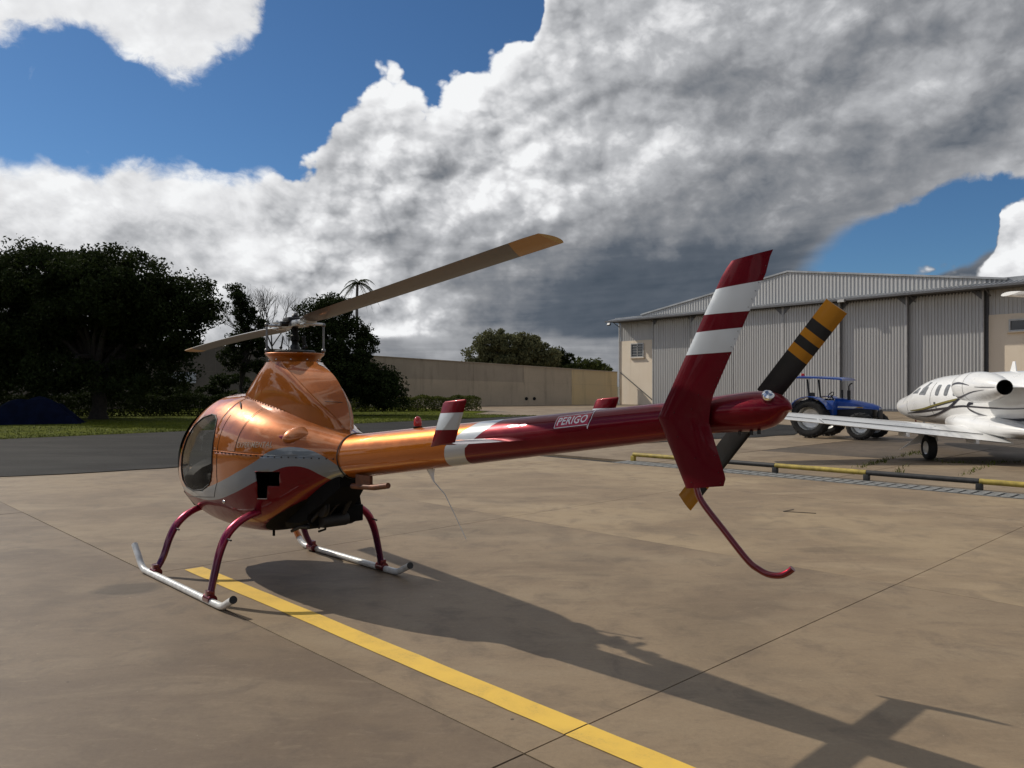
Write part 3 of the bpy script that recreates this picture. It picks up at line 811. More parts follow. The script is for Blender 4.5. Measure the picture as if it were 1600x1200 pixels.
def tree(name, label, loc, trunk_h, trunk_r, blobs, nclump, nleaf, size, mat, seed, clump_r=.55, limbs=14, group=None, lean=(0, 0), cat='tree'):
    rng = np.random.default_rng(seed); root = thing(name, label, cat, loc, 0, group)
    vol = np.array([b[3]*b[4]*b[5] for b in blobs]); cnt = np.maximum(1, (vol/vol.sum()*nclump).astype(int)); cs = []
    for b, k in zip(blobs, cnt):
        u = rng.normal(size=(k, 3)); u /= np.linalg.norm(u, axis=1)[:, None]; r = rng.uniform(.25, 1.0, k)**.45
        cs.append(np.array(b[:3]) + u*r[:, None]*np.array(b[3:6]))
    cs = np.concatenate(cs); cs = cs[cs[:, 2] > .35]
    L = []
    for c in cs:
        k = int(nleaf*rng.uniform(.45, 1.5)); rr = clump_r*rng.uniform(.6, 1.45)
        g_ = rng.normal(size=(k, 3)); g_ /= np.linalg.norm(g_, axis=1)[:, None]
        L.append(c + g_*(rng.uniform(0, 1, k)**.5)[:, None]*rr*np.array((1, 1, .72)))
    C = np.concatenate(L); V = leaf_quads(C, size, rng, .15)
    np_mesh('crown', V.reshape(-1, 3), np.arange(4*len(C)).reshape(-1, 4), mat, root)
    mb = MB(); tx, ty = lean; n = 7
    P = [Vector((tx*(k/n)**1.3 + rng.normal()*.03*k, ty*(k/n)**1.3 + rng.normal()*.03*k, trunk_h*k/n - .05)) for k in range(n+1)]
    mb.tube(P, [trunk_r*(1.35 if k == 0 else 1 - .45*k/n) for k in range(n+1)], 10); top = P[-1]
    for i in rng.permutation(len(cs))[:limbs]:
        e = Vector(cs[i]); s = P[rng.integers(3, n+1)]; mid = s.lerp(e, .5) + Vector((0, 0, rng.uniform(.1, .5))) + Vector(rng.normal(size=3)*.15)
        mb.tube([s, s.lerp(mid, .5) + Vector((0, 0, .08)), mid, mid.lerp(e, .6), e], [trunk_r*.5, trunk_r*.4, trunk_r*.27, trunk_r*.16, trunk_r*.05], 6, False)
    mb.build('trunk', m_bark, root)
    return root


def crownblobs(rx, ry, z0, z1, n, seed, sub=.45):
    """one wide crown broken into lobes"""
    r = np.random.default_rng(seed); zc, rz = (z0+z1)/2, (z1-z0)/2; out = [(0, 0, zc, rx*.62, ry*.62, rz*.70)]
    for k in range(n):
        a = 2*math.pi*k/n + r.uniform(-.3, .3); h = r.uniform(-.75, .72); q = math.sqrt(max(.05, 1-h*h))*.68
        s = sub*r.uniform(.75, 1.2); out.append((rx*q*math.cos(a), ry*q*math.sin(a), zc + rz*h*.72, rx*s, ry*s, rz*s*.9))
    return out


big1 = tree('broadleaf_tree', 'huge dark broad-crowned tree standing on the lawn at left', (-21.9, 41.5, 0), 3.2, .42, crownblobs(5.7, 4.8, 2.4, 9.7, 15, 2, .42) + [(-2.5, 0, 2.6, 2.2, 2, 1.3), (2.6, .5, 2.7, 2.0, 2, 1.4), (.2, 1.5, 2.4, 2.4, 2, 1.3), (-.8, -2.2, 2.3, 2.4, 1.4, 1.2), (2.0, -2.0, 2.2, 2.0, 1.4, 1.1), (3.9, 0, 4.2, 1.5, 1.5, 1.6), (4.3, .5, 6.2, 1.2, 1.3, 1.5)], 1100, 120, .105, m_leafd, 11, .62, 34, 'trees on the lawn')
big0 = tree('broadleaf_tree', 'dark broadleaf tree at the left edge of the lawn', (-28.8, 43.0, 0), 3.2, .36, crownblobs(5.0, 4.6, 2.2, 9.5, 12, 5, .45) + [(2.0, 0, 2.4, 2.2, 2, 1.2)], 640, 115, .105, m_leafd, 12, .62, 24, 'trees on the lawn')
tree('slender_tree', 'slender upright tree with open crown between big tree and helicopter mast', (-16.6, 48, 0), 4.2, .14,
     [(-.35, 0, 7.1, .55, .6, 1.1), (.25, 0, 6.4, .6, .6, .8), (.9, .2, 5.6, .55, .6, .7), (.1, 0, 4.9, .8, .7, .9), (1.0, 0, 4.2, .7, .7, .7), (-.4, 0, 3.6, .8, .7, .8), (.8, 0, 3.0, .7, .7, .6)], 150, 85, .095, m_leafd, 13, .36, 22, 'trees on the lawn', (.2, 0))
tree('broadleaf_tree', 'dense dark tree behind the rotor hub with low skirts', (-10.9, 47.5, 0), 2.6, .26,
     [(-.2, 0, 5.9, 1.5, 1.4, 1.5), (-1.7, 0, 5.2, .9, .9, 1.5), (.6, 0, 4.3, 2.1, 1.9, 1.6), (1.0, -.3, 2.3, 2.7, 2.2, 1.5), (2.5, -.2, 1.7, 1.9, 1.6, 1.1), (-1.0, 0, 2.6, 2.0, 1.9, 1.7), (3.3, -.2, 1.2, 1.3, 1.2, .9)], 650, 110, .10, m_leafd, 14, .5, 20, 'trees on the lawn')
tree('broadleaf_tree', 'olive green spreading tree rising behind the boundary wall', (-.1, 84.5, 0), 3.6, .3,
     [(-3.6, 0, 5.0, 1.5, 1.4, 1.5), (-2.2, 0, 6.2, 1.6, 1.5, 1.6), (-.2, 0, 5.8, 2.3, 2.0, 2.1), (2.0, 0, 5.4, 2.0, 1.8, 1.8), (3.8, 0, 4.8, 1.5, 1.5, 1.5), (.3, 0, 4.2, 4.6, 2.5, 1.4)], 420, 95, .17, m_leafo, 15, .62, 16, 'trees behind the wall')
tree('small_tree', 'small dark round-headed tree behind the boundary wall', (5.3, 86, 0), 3.6, .12, [(-.4, 0, 5.2, .8, .8, .8), (.9, 0, 4.9, .7, .7, .7), (.2, 0, 4.0, 1.6, 1.2, .9)], 60, 60, .17, m_leafd, 16, .4, 8, 'trees behind the wall')
tree('bushy_tree', 'low bright green bushy tree behind the wall beside the hangar', (8.3, 84.5, 0), 2.4, .12, [(-.9, 0, 3.9, 1.1, 1.0, .8), (.4, 0, 4.0, 1.0, .9, .7), (1.6, 0, 3.6, 1.1, 1.0, .7), (-2.1, 0, 3.5, .9, .9, .7)], 90, 60, .17, m_leafm, 17, .4, 8, 'trees behind the wall')
for x, y, s, sd, lb in ((-17.6, 50.5, 1.0, 31, 'low leafy shrub under the slender tree'), (-14.8, 51.5, 1.25, 32, 'rounded leafy shrub left of the mast fairing')):
    tree('shrub', lb, (x, y, 0), .5, .05, [(0, 0, .75*s, .9*s, .8*s, .7*s), (.5*s, 0, .6*s, .7*s, .6*s, .5*s)], 60, 45, .10, m_leafm, sd, .25, 6, 'shrubs', cat='shrub')

for x, y, s, sd, lb in ((-24.5, 55.0, 1.6, 33, 'dark shrub against the wall behind the big tree'), (-28.5, 54.0, 1.9, 34, 'large dark shrub against the wall at far left'), (-20.2, 56.5, 1.5, 35, 'dark shrub at the wall right of the big trunk'),
                        (-32.5, 46.5, 2.0, 36, 'dark bush behind the blue tarpaulin'), (-22.5, 50.5, 1.2, 37, 'low dark bush just behind the big trunk')):
    tree('shrub', lb, (x, y, 0), .8, .07, [(0, 0, .9*s, 1.3*s, .9*s, .9*s), (.9*s, 0, .7*s, .9*s, .7*s, .6*s), (-.9*s, 0, .8*s, .9*s, .7*s, .7*s)], 110, 60, .12, m_leafd, sd, .35, 6, 'shrubs', cat='shrub')

# bare twiggy tree
bt = thing('bare_tree', 'leafless twiggy tree behind the rotor head', 'tree', (-15.2, 50.5, 0)); rb = random.Random(8); mb = MB()
def grow(p, d, l, r, lev):
    q = p + d*l; mb.tube([p, p.lerp(q, .5) + Vector((rb.uniform(-.05, .05), rb.uniform(-.05, .05), 0))*l, q], [r, r*.85, r*.65], 5 if lev < 3 else 3, False)
    if lev >= 6: return
    for k in range(4 if lev in (1, 2) else 3 if lev < 5 else 2):
        a = Vector((rb.gauss(0, .42), rb.gauss(0, .42), rb.uniform(.0, .35))); grow(q if k else p.lerp(q, .75), (d + a).normalized(), l*rb.uniform(.62, .82), r*.60, lev+1)
grow(Vector((0, 0, -.05)), Vector((.02, 0, 1)), 2.5, .13, 0)
mb.build('branches', m_twig, bt)

# palm
pt = thing('palm_tree', 'tall thin palm rising behind the dense dark tree', 'palm', (-11.9, 60.5, 0)); mb = MB()
mb.tube([(.25*math.sin(k*.5)*.3, 0, 9.8*k/12) for k in range(13)], [.17 - .006*k for k in range(13)], 9); mb.build('trunk', simple('palm_trunk', (.12, .11, .10), .9), pt)
m_palm = leafmat('palm_leaves', (.03, .045, .016), (.06, .075, .028), .2); rp = np.random.default_rng(6)
for k in range(17):
    a = 2*math.pi*k/17 + rp.uniform(-.2, .2); up = rp.uniform(-.35, 1.25); L = rp.uniform(1.5, 2.0); pts = []
    for i in range(13):
        t = i/12; pts.append(Vector((math.cos(a)*L*t*math.cos(up*.6), math.sin(a)*L*t*math.cos(up*.6), 9.75 + L*(t*math.sin(up) - t*t*1.05*(.75 + .25*math.cos(up))))))
    V = []; fw_ = Vector((math.cos(a), math.sin(a), 0)); sd = Vector((-fw_.y, fw_.x, 0))
    for i in range(1, 13):
        for s in (-1, 1):
            for j in range(3):
                p = pts[i-1].lerp(pts[i], j/3); ln_ = .42*math.sin(math.pi*min(.97, .12 + .85*i/12)); tip = p + sd*s*ln_*.7 + fw_*ln_*.35 + Vector((0, 0, -ln_*rp.uniform(.25, .75)))
                V += [p, p + fw_*.045, tip]
    mbf = MB(); mbf.add(V, [(3*i, 3*i+1, 3*i+2) for i in range(len(V)//3)]); mbf.tube(pts, [.02*(1-i/14) for i in range(13)], 4, False)
    mbf.build('frond', m_palm, pt, smooth=False, recalc=False)

# clipped hedge in front of the wall
def hedge(name, label, a, b, w, h, n, mat, seed):
    rng = np.random.default_rng(seed); a, b = np.array(a), np.array(b); L = np.linalg.norm(b-a); e = (b-a)/L; nn = np.array((-e[1], e[0]))
    r = thing(name, label, 'hedge', (*a, 0))
    u = rng.uniform(0, L, n); f = rng.uniform(-1, 1, n); z = rng.uniform(0, 1, n)
    shell = rng.integers(0, 3, n); f = np.where(shell == 0, np.sign(f)*rng.uniform(.82, 1.06, n), f); z = np.where(shell == 1, rng.uniform(.86, 1.06, n), z)
    hh = h*(1 + .07*np.sin(u*2.3) + .05*np.sin(u*5.1))
    C = np.stack([e[0]*u + nn[0]*f*w/2, e[1]*u + nn[1]*f*w/2, .05 + z*hh], 1)
    V = leaf_quads(C, .085, rng); np_mesh('foliage', V.reshape(-1, 3), np.arange(4*n).reshape(-1, 4), mat, r)
    mb = MB()
    for k in range(int(L/.6)):
        p = e*(k*.6 + .3); mb.tube([(p[0], p[1], -.02), (p[0]+rng.normal()*.05, p[1], h*.5), (p[0]+rng.normal()*.12, p[1]+rng.normal()*.1, h*.85)], [.03, .02, .01], 5, False)
    mb.build('stems', m_bark, r)['kind'] = 'stuff'; return r
hedge('hedge', 'low clipped hedge running in front of the boundary wall', (-17.5, 53.0), (-2.35, 56.5), 1.5, .95, 15000, m_leafy, 21)

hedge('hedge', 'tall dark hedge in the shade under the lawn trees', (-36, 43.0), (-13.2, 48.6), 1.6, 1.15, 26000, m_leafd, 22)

# trees along the field further left and behind, out of the picture but mirrored in the paint
for k, (x, y, s) in enumerate(((-38, 34, 1.05), (-42, 22, 1.1), (-44, 11, 1.0), (-43, 0, 1.15), (-40, -11, 1.05), (-34, -21, 1.1))):
    t = dup(big1 if k % 2 else big0, (x, y, 0), k*1.3, ['tree row beyond the left edge of the photo, nearest the lawn', 'second tree of the row beyond the left edge', 'third tree of the row beyond the left edge',
            'fourth tree of the row beyond the left edge', 'fifth tree of the row beyond the left edge', 'sixth tree of the row, behind the camera'][k]); t.scale = (s, s, s); t['group'] = 'tree row beyond the left edge'


# ------------------------------------------------------------------ helicopter
def livery(name, boom=False):
    m, nt, b = newmat(name); v = objco(nt); x, y, z = sepxyz(nt, v)
    if not boom:
        up = y.curve([(1.95, .80), (1.6, .79), (1.25, .79), (1.0, .80), (.7, .82), (.423, .884), (.248, .934), (-.024, 1.031), (-.273, 1.141), (-.402, 1.22),
                      (-.50, 1.25), (-.62, 1.265), (-.74, 1.25), (-.873, 1.205), (-.999, 1.129), (-1.05, 1.09)], -1.1, 2.0, 0, 2)
        lo = y.curve([(1.95, .745), (1.6, .745), (1.258, .74), (.858, .722), (.461, .748), (.119, .828), (-.263, .972), (-.468, 1.072), (-.612, 1.112),
                      (-.735, 1.098), (-.817, 1.045), (-.9, .96), (-1.05, .80)], -1.1, 2.0, 0, 2)
        f1 = (z - up).smooth(-0.0015, 0.0015); f2 = (z - lo).smooth(-0.0015, 0.0015)
    else:
        l = z.curve([(1.0, -2.16), (1.2, -2.23), (1.35, -2.295), (1.40, -2.365), (1.51, -2.52), (1.7, -2.75)], 0.9, 1.8, -3, -2, 'VECTOR')
        f1 = (y - l).smooth(-0.0015, 0.0015); f2 = (y - (l - 0.192)).smooth(-0.0015, 0.0015)
    flake = noise(nt, v, 900.0, 1, 0.5); fade = noise(nt, v, 2.0, 4, 0.5)
    c = mixc(nt, f2, CRIMSON, SILVER if boom else (0.185, 0.212, 0.232)); c = mixc(nt, f1, c, (0.46, 0.125, 0.003) if boom else ORANGE)
    c = vmath(nt, 'MULTIPLY', c, _comb(nt, 0.82 + flake*0.2 + fade*0.16))
    du = noise(nt, v, 5.0, 7, 0.7); dl = z.smooth(1.1, 0.5)
    c = mixc(nt, du.smooth(0.48, 0.75)*(dl*0.10 + 0.025), c, (0.30, 0.25, 0.19))
    setc(nt, b, 'Base Color', c)
    paint_finish(nt, b, v, 0.34, (1.0 - f2*(1.0 - f1))*(0.48 if boom else 0.30) + 0.12, f2*0.5 + 0.5 if boom else f2*0.60 + 0.40, 1.38 if boom else 1.58)
    # hand-laid skin: faint waviness under the gloss
    w = nt.nodes.new('ShaderNodeBump'); w.inputs['Strength'].default_value = 0.35; w.inputs['Distance'].default_value = 0.012
    nt.links.new(noise(nt, v, 3.0, 3, 0.45).k, w.inputs['Height'])
    nt.links.new(w.outputs[0], b.inputs['Coat Normal'])
    return m


def gloss(name, col, metal=0.25, rough=0.3, dust=None):
    m, nt, b = newmat(name); v = objco(nt)
    n = noise(nt, v, 7.0, 6, 0.6)
    setc(nt, b, 'Base Color', mixc(nt, n.smooth(0.3, 0.75)*0.5, col, tuple(c*0.75 for c in col)))
    paint_finish(nt, b, v, rough, metal, 1.0, 1.56)
    return m


m_liv = livery('cabin_livery'); m_boom = livery('boom_livery', True)
m_rusty = simple('heat_stained_metal', (.13, .045, .018), .5, .3, var=.4, scale=20)
m_orange = gloss('orange_paint', ORANGE, 0.40, .38); m_crim = gloss('crimson_paint', CRIMSON, 0.8, .34)
m_silv = gloss('silver_paint', SILVER, 0.1)
m_lining = simple('cabin_lining', (0.02, 0.019, 0.018), 0.8)
m_black = simple('black_metal', (0.004, 0.004, 0.004), 0.6, 0.0, var=0.4, spec=.2)
m_bay = simple('engine_bay_black', (0.0035, 0.0035, 0.0035), 0.75, var=0.5, spec=.12)
m_alu = simple('bare_aluminium', (0.55, 0.55, 0.54), 0.35, 0.9, var=0.15)
m_chrome = simple('chrome', (0.7, 0.7, 0.7), 0.16, 1.0, var=0.05)
m_dull = simple('dull_steel', (.20, .20, .20), .4, .8, var=.2)
m_dkmet = simple('dark_steel', (0.025, 0.024, 0.023), 0.45, 0.5, var=0.3)
m_white = simple('white_paint', (0.72, 0.72, 0.70), 0.4, 0.0, 0.3, var=0.06)
m_skid = simple('skid_white', (0.62, 0.62, 0.60), 0.38, 0.1, 0.3, var=0.18, scale=14)
m_seal = simple('rubber_seal', (0.012, 0.012, 0.012), 0.7)
m_seat = simple('black_seat', (0.005, 0.005, 0.0055), 0.75, bmp=0.2, spec=.15)
m_lred, nt_, b_ = newmat('red_lens'); setc(nt_, b_, 'Base Color', (0.65, 0.012, 0.01)); setc(nt_, b_, 'Roughness', 0.12); b_.inputs['Transmission Weight'].default_value = 0.35; b_.inputs['Coat Weight'].default_value = 0.6
m_decal = simple('white_decal', (0.80, 0.77, 0.75), 0.45, var=0.1, scale=40)
m_gdecal = simple('grey_decal', (0.36, 0.27, 0.20), 0.4, var=0.2, scale=60)
m_dred = simple('decal_red', (0.42, 0.006, 0.03), 0.35, 0.0, 0.2)


def glassmat(name, tint, refl=0.9):
    m, nt, b = newmat(name); nt.nodes.remove(b)
    tr = nt.nodes.new('ShaderNodeBsdfTransparent'); tr.inputs[0].default_value = (*tint, 1)
    gl = nt.nodes.new('ShaderNodeBsdfGlossy'); gl.inputs['Roughness'].default_value = 0.015; gl.inputs[0].default_value = (refl, refl, refl, 1)
    fr = nt.nodes.new('ShaderNodeFresnel'); fr.inputs[0].default_value = 1.14
    mx = nt.nodes.new('ShaderNodeMixShader')
    nt.links.new(fr.outputs[0], mx.inputs[0]); nt.links.new(tr.outputs[0], mx.inputs[1]); nt.links.new(gl.outputs[0], mx.inputs[2])
    nt.links.new(mx.outputs[0], nt.nodes['Material Output'].inputs[0])
    return m


m_grimy = simple('oily_metal', (.012, .010, .009), .6, .2, var=.5, scale=14)
m_glass = glassmat('acrylic_window', (0.90, 0.90, 0.88), .4)

heli = thing('helicopter', 'parked light helicopter in orange, silver and crimson with white skids', 'helicopter', HELI, HTH)

# --- cabin skin: one lofted surface, then windows, vent and belly cut out of it
NY, NT = 120, 112
ys = np.concatenate([np.linspace(-1.02, 1.55, 92), 1.55 + (1.949-1.55)*np.sin(np.linspace(0, 1, 29)[1:]*math.pi/2)])
ts = np.linspace(0, 2*math.pi, NT, endpoint=False)
bm = bmesh.new(); rows = []
for y in ys:
    x_, z_ = body_pt(y, ts)
    rows.append([bm.verts.new((float(a), float(y), float(c))) for a, c in zip(x_, z_)])
for i in range(len(ys)-1):
    for k in range(NT):
        bm.faces.new((rows[i][k], rows[i][(k+1) % NT], rows[i+1][(k+1) % NT], rows[i+1][k]))
bm.faces.new(rows[-1])
bmesh.ops.recalc_face_normals(bm, faces=bm.faces[:])


def cut(bm, pred, planes):
    """cut the faces that satisfy pred by planes (point, inward normal); returns the faces inside all of them"""
    ins = [f for f in bm.faces if pred(f.calc_center_median())]
    for co, no in planes:
        co, no = Vector(co), Vector(no)
        geom = list({v for f in ins for v in f.verts}) + list({e for f in ins for e in f.edges}) + ins
        before = set(bm.faces)
        r = bmesh.ops.bisect_plane(bm, geom=geom, plane_co=co, plane_no=no, dist=1e-6)
        cand = {f for f in r['geom'] if isinstance(f, bmesh.types.BMFace) and f.is_valid} | {f for f in ins if f.is_valid} | (set(bm.faces) - before)
        ins = [f for f in cand if (f.calc_center_median() - co).dot(no) > 0]
    return ins


def poly_planes(poly):
    cx = sum(p[0] for p in poly)/len(poly); cz = sum(p[1] for p in poly)/len(poly); out = []
    for (y0, z0), (y1, z1) in zip(poly, poly[1:] + poly[:1]):
        n = Vector((0, z1-z0, -(y1-y0)))
        if n.dot(Vector((0, cx-y0, cz-z0))) < 0: n = -n
        out.append(((0, y0, z0), n.normalized()))
    return out


def take(bm, faces, name, mat, parent, thick=None, mats=None):
    """move faces out of bm into an object of their own"""
    vm = {}; vs = []; fs = []
    for f in faces:
        q = []
        for v in f.verts:
            if v not in vm: vm[v] = len(vs); vs.append(v.co[:])
            q.append(vm[v])
        fs.append(q)
    bmesh.ops.delete(bm, geom=faces, context='FACES')
    mb = MB(); mb.add(vs, fs)
    return mb.build(name, mats or mat, parent, smooth=True, angle=50, recalc=False)


WIN = [(.475, 1.40), (.52, 1.455), (.60, 1.487), (.70, 1.497), (.88, 1.462), (1.03, 1.385), (1.14, 1.26), (1.205, 1.10), (1.225, .96), (1.205, .86), (1.12, .80),
       (.93, .783), (.64, .826), (.49, .885), (.435, .95), (.412, 1.05), (.415, 1.18), (.435, 1.31)]
panes = {}
for sgn, nm in ((-1, 'left'), (1, 'right')):
    fc = cut(bm, lambda c: c.x*sgn > 0.15 and 0.3 < c.y < 1.36, poly_planes(WIN))
    panes[nm] = take(bm, fc, 'door_window', m_glass, heli)
ws = cut(bm, lambda c: c.y > 0.6 and c.z > 0.5, [((0, 1.47, .8), Vector((0, .88, .50))), ((0, 0, .80), Vector((0, 0, 1)))])
wshield = take(bm, ws, 'windshield', m_glass, heli)
VENT1 = [(-.262, 1.052), (-.508, 1.064), (-.478, .941), (-.268, .935)]
VENT2 = [(-.266, .935), (-.372, .938), (-.322, .829), (-.228, .823)]
for v_ in (VENT1, VENT2):
    fc = cut(bm, lambda c: c.x < -0.1 and -0.7 < c.y < 0 and 0.7 < c.z < 1.2, poly_planes(v_))
    bmesh.ops.delete(bm, geom=fc, context='FACES')
# open engine bay under the tail: everything below a rising line
fc = cut(bm, lambda c: c.y < 0.15, [((0, -.135, .604), Vector((0, -.459, -.888)).normalized())])
bayf = [f for f in fc if f.is_valid]
bay = take(bm, bayf, 'belly_pan', m_bay, heli)
# upper cowl (removable) and lower tub meet on the bolted seam
SEAM = 1.190
upf = cut(bm, lambda c: c.y < 0.41, [((0, 0, SEAM), Vector((0, 0, 1)))])
cowl = take(bm, upf, 'engine_cowl', m_liv, heli, mats=[m_liv, m_lining])
rest = take(bm, list(bm.faces), 'cabin_shell', m_liv, heli, mats=[m_liv, m_lining])
bm.free()
for o in (cowl, rest):
    md = o.modifiers.new('skin', 'SOLIDIFY'); md.thickness = 0.010; md.offset = -1; md.material_offset = 1; md.material_offset_rim = 0
# window seals
for nm, sgn in (('left', -1), ('right', 1)):
    pts = []
    W = WIN + WIN[:1]
    for (y0, z0), (y1, z1) in zip(W, W[1:]):
        for k in range(4):
            y = y0 + (y1-y0)*k/4; z = z0 + (z1-z0)*k/4
            pts.append((sgn*(float(body_x(y, z)) + 0.001), y, z))
    pts.append(pts[0])
    MB().tube(pts, 0.007, 6, False).build('seal', m_seal, panes[nm])
# seam flange with screws, along both sides
for sgn in (-1, 1):
    yy = np.linspace(0.40, -1.0, 50); pts = [(sgn*(float(body_x(y, SEAM)) + 0.0005), float(y), SEAM) for y in yy]
    MB().tube(pts, 0.0035, 6).build('seam_flange', m_liv, cowl)
    mb = MB()
    for y in np.linspace(0.36, -0.97, 22):
        mb.ball((sgn*(float(body_x(y, SEAM)) + 0.002), float(y), SEAM-0.008), 0.0065, 8, 4)
    mb.build('seam_screws', m_dkmet, cowl)['kind'] = 'stuff'
# door outline groove
pts = [(-(float(body_x(y, z)) + 0.0008), y, z) for y, z in
       [(.32, 1.50 - 0.02*k) for k in range(0, 30)] + [(.32 + .01*k, .92 - .012*k) for k in range(0, 12)] + [(.44 + 0.035*k, .775 - 0.0035*k) for k in range(0, 24)]]
MB().tube(pts, 0.0022, 5).build('door_gap', m_seal, rest)
pts = [(-(float(body_x(.02, z)) + 0.0006), .02 - (z-1.2)*0.12, z) for z in np.linspace(1.20, 1.56, 20)]
MB().tube(pts, 0.0018, 5).build('panel_gap', m_seal, cowl)
# slot in the roof
sy = .14
mb = MB(); pts = []
for k in range(7): pts.append((-.315 - 0.012*k, .42 - 0.03*k, 0))
pts = [(x, y, float(body_t(y)) if False else 0) for x, y, _ in pts]
def top_z(x, y):
    w, zt, zm, n = float(body_w(y)), float(body_t(y)), float(body_m(y)), float(body_n(y))
    return zm + (zt-zm)*max(0.0, 1 - (abs(x)/w)**n)**(1/n)
mb.tube([(x, y, top_z(x, y) + 0.002) for x, y, _ in pts], [0.004, 0.011, 0.014, 0.014, 0.014, 0.011, 0.004], 8, flat=0.5).build('roof_slot', m_black, cowl)

# cooling scoop on the cowl side (teardrop, mouth forward)
def cowl_pt(y, z, off=0.0): return (-(float(body_x(y, z)) + off), y, z)
rings = []
for k in range(15):
    t = k/14.0; y = -.475 - .215*t; zc = 1.355 + 0.012*t
    hh = 0.062*math.sin(math.pi*min(1, 0.22 + 0.78*t))**0.75 if t < 1 else 0.002
    hh = [0.018, .034, .046, .055, .061, .064, .064, .062, .058, .052, .044, .035, .025, .014, .003][k]
    out = [0.0, .012, .024, .036, .044, .048, .049, .047, .043, .037, .030, .022, .014, .007, .001][k]
    ring = []
    for a in range(13):
        q = math.pi*a/12; z = zc + hh*math.cos(q)
        ring.append(cowl_pt(y, z, out*math.sin(q)**0.8 - 0.004))
    rings.append(ring)
scoop = MB().loft(rings[3:], False, False, closed=False).build('air_scoop', m_orange, cowl)
md = scoop.modifiers.new('skin', 'SOLIDIFY'); md.thickness = 0.004
mouth = [(-.455, 1.345), (-.535, 1.408), (-.545, 1.352), (-.535, 1.300)]
MB().add([cowl_pt(y, z, 0.0025) for y, z in mouth], [(0, 1, 2, 3)]).build('scoop_mouth', m_crim, cowl, smooth=False)
MB().add([cowl_pt(y, z, 0.004) for y, z in [(-.490, 1.346), (-.536, 1.394), (-.542, 1.350), (-.536, 1.310)]], [(0, 1, 2, 3)]).build('scoop_throat', m_bay, cowl, smooth=False)
MB().tube([cowl_pt(y, z, .001) for y, z in [(-.322, .828), (-.275, .8255), (-.229, .823)]], .004, 6).build('vent_lip', m_alu, rest)
MB().tube([cowl_pt(y, z, .0005) for y, z in VENT1[:3] + [(-.374, .939), (-.322, .829), (-.228, .823), (-.262, 1.052)]], .003, 5).build('vent_rim', m_crim, rest)
# small lamp on the lower door
mb = MB(); mb.ball((-.528, .273, .752), 0.016, 12, 8, (0.7, 1.3, 1)); mb.build('door_latch', m_chrome, rest)

# --- inside: seats, floor and instrument pod
cab = MB(); cab.box((0, .80, .60), (.56, .7, .04)); cab.build('cabin_floor', m_lining, heli, smooth=False)
for sx in (-.25, .25):
    s_ = MB(); s_.box((sx, .42, .72), (.42, .48, .16), bev=0.04); s_.box((sx, .16, 1.02), (.42, .14, .62), rx=R(12), bev=0.05)
    s_.build('seat', m_seat, heli)
pod = MB()
pod.loft([[(x*s, y, z) for x, z in ((-.34, .58), (-.44, .72), (-.435, .86), (-.40, .915), (-.33, .965), (-.22, 1.0), (-.1, 1.015), (.1, 1.015), (.22, 1.0), (.33, .965), (.40, .915), (.435, .86), (.44, .72), (.34, .58))] for y, s in ((1.22, 1.0), (1.40, .99), (1.56, .80), (1.66, .60))])
pod.box((-.27, 1.12, .76), (.10, .34, .30), bev=0.03)
pod.build('instrument_pod', m_seat, heli)
mb = MB(); mb.tube([(-.22, .85, .6), (-.21, .86, .8), (-.20, .92, .9)], 0.014, 8); mb.build('cyclic_stick', m_black, heli)
mb = MB(); mb.tube([(-.46, 1.10, .79), (-.40, 1.18, .80)], 0.016, 8); mb.build('pedal_tube', m_chrome, heli)

# --- mast fairing (doghouse) and its flared collar
def planform(z):
    zz = [1.36, 1.50, 1.60, 1.70, 1.80, 1.88, 1.935, 1.965]
    f = np.interp(z, zz, [1.02, .98, .88, .73, .565, .425, .32, .27])
    bk = np.interp(z, zz, [-.91, -.90, -.87, -.81, -.72, -.60, -.44, -.32])
    w = np.interp(z, zz, [.235, .238, .243, .248, .248, .243, .232, .222])
    ym = np.interp(z, zz, [.18, .18, .16, .13, .09, .05, .02, 0.0])
    na = np.interp(z, zz, [1.30, 1.30, 1.30, 1.32, 1.40, 1.55, 1.85, 2.0])
    return f, bk, w, ym, na
zs_ = [1.36 + (1.965-1.36)*k/26 for k in range(27)]
# smooth the tables with a running average
def pf(z):
    P = np.mean([planform(z + dz_) for dz_ in np.linspace(-.035, .035, 9)], axis=0)
    return P
rings = []
for z in zs_:
    f, bk, w, ym, na = pf(z)
    zk = [1.36, 1.42, 1.5, 1.6, 1.7, 1.8, 1.88, 1.95, 1.97]
    cx = float(np.interp(z, zk, [.02, .03, .07, .125, .16, .18, .19, .19, .19])); cy = float(np.interp(z, zk, [-.90, -.875, -.815, -.70, -.555, -.40, -.275, -.15, -.14]))
    cy = max(cy, bk + .02); half = []
    for k in range(22):      # front, from the nose round to the widest point
        a = math.pi/2*(1 - k/21); half.append((w*math.cos(a)**(2/2.2), ym + (f-ym)*math.sin(a)**(2/2.2)))
    for k in range(1, 15):   # flank to the crease
        a = k/14; q = a*math.pi/2
        half.append((cx + (w-cx)*math.cos(q)**1.05, ym + (cy-ym)*math.sin(q)**1.05))
    for k in range(1, 7):    # aft facet to the spine
        a = k/6; half.append((cx*(1-a) + .0*a, cy + (bk-cy)*a))
    ring = [(x, y, z) for x, y in half] + [(-x, y, z) for x, y in half[-2:0:-1]]
    rings.append(ring)
dog = MB().loft(rings, False, True).build('mast_fairing', m_orange, heli, angle=24)
MB().tube([(-.001, -.845, 1.62), (-.05, -.795, 1.624), (-.10, -.735, 1.628), (-.118, -.712, 1.63)], .0022, 5).build('panel_gap', m_seal, dog)
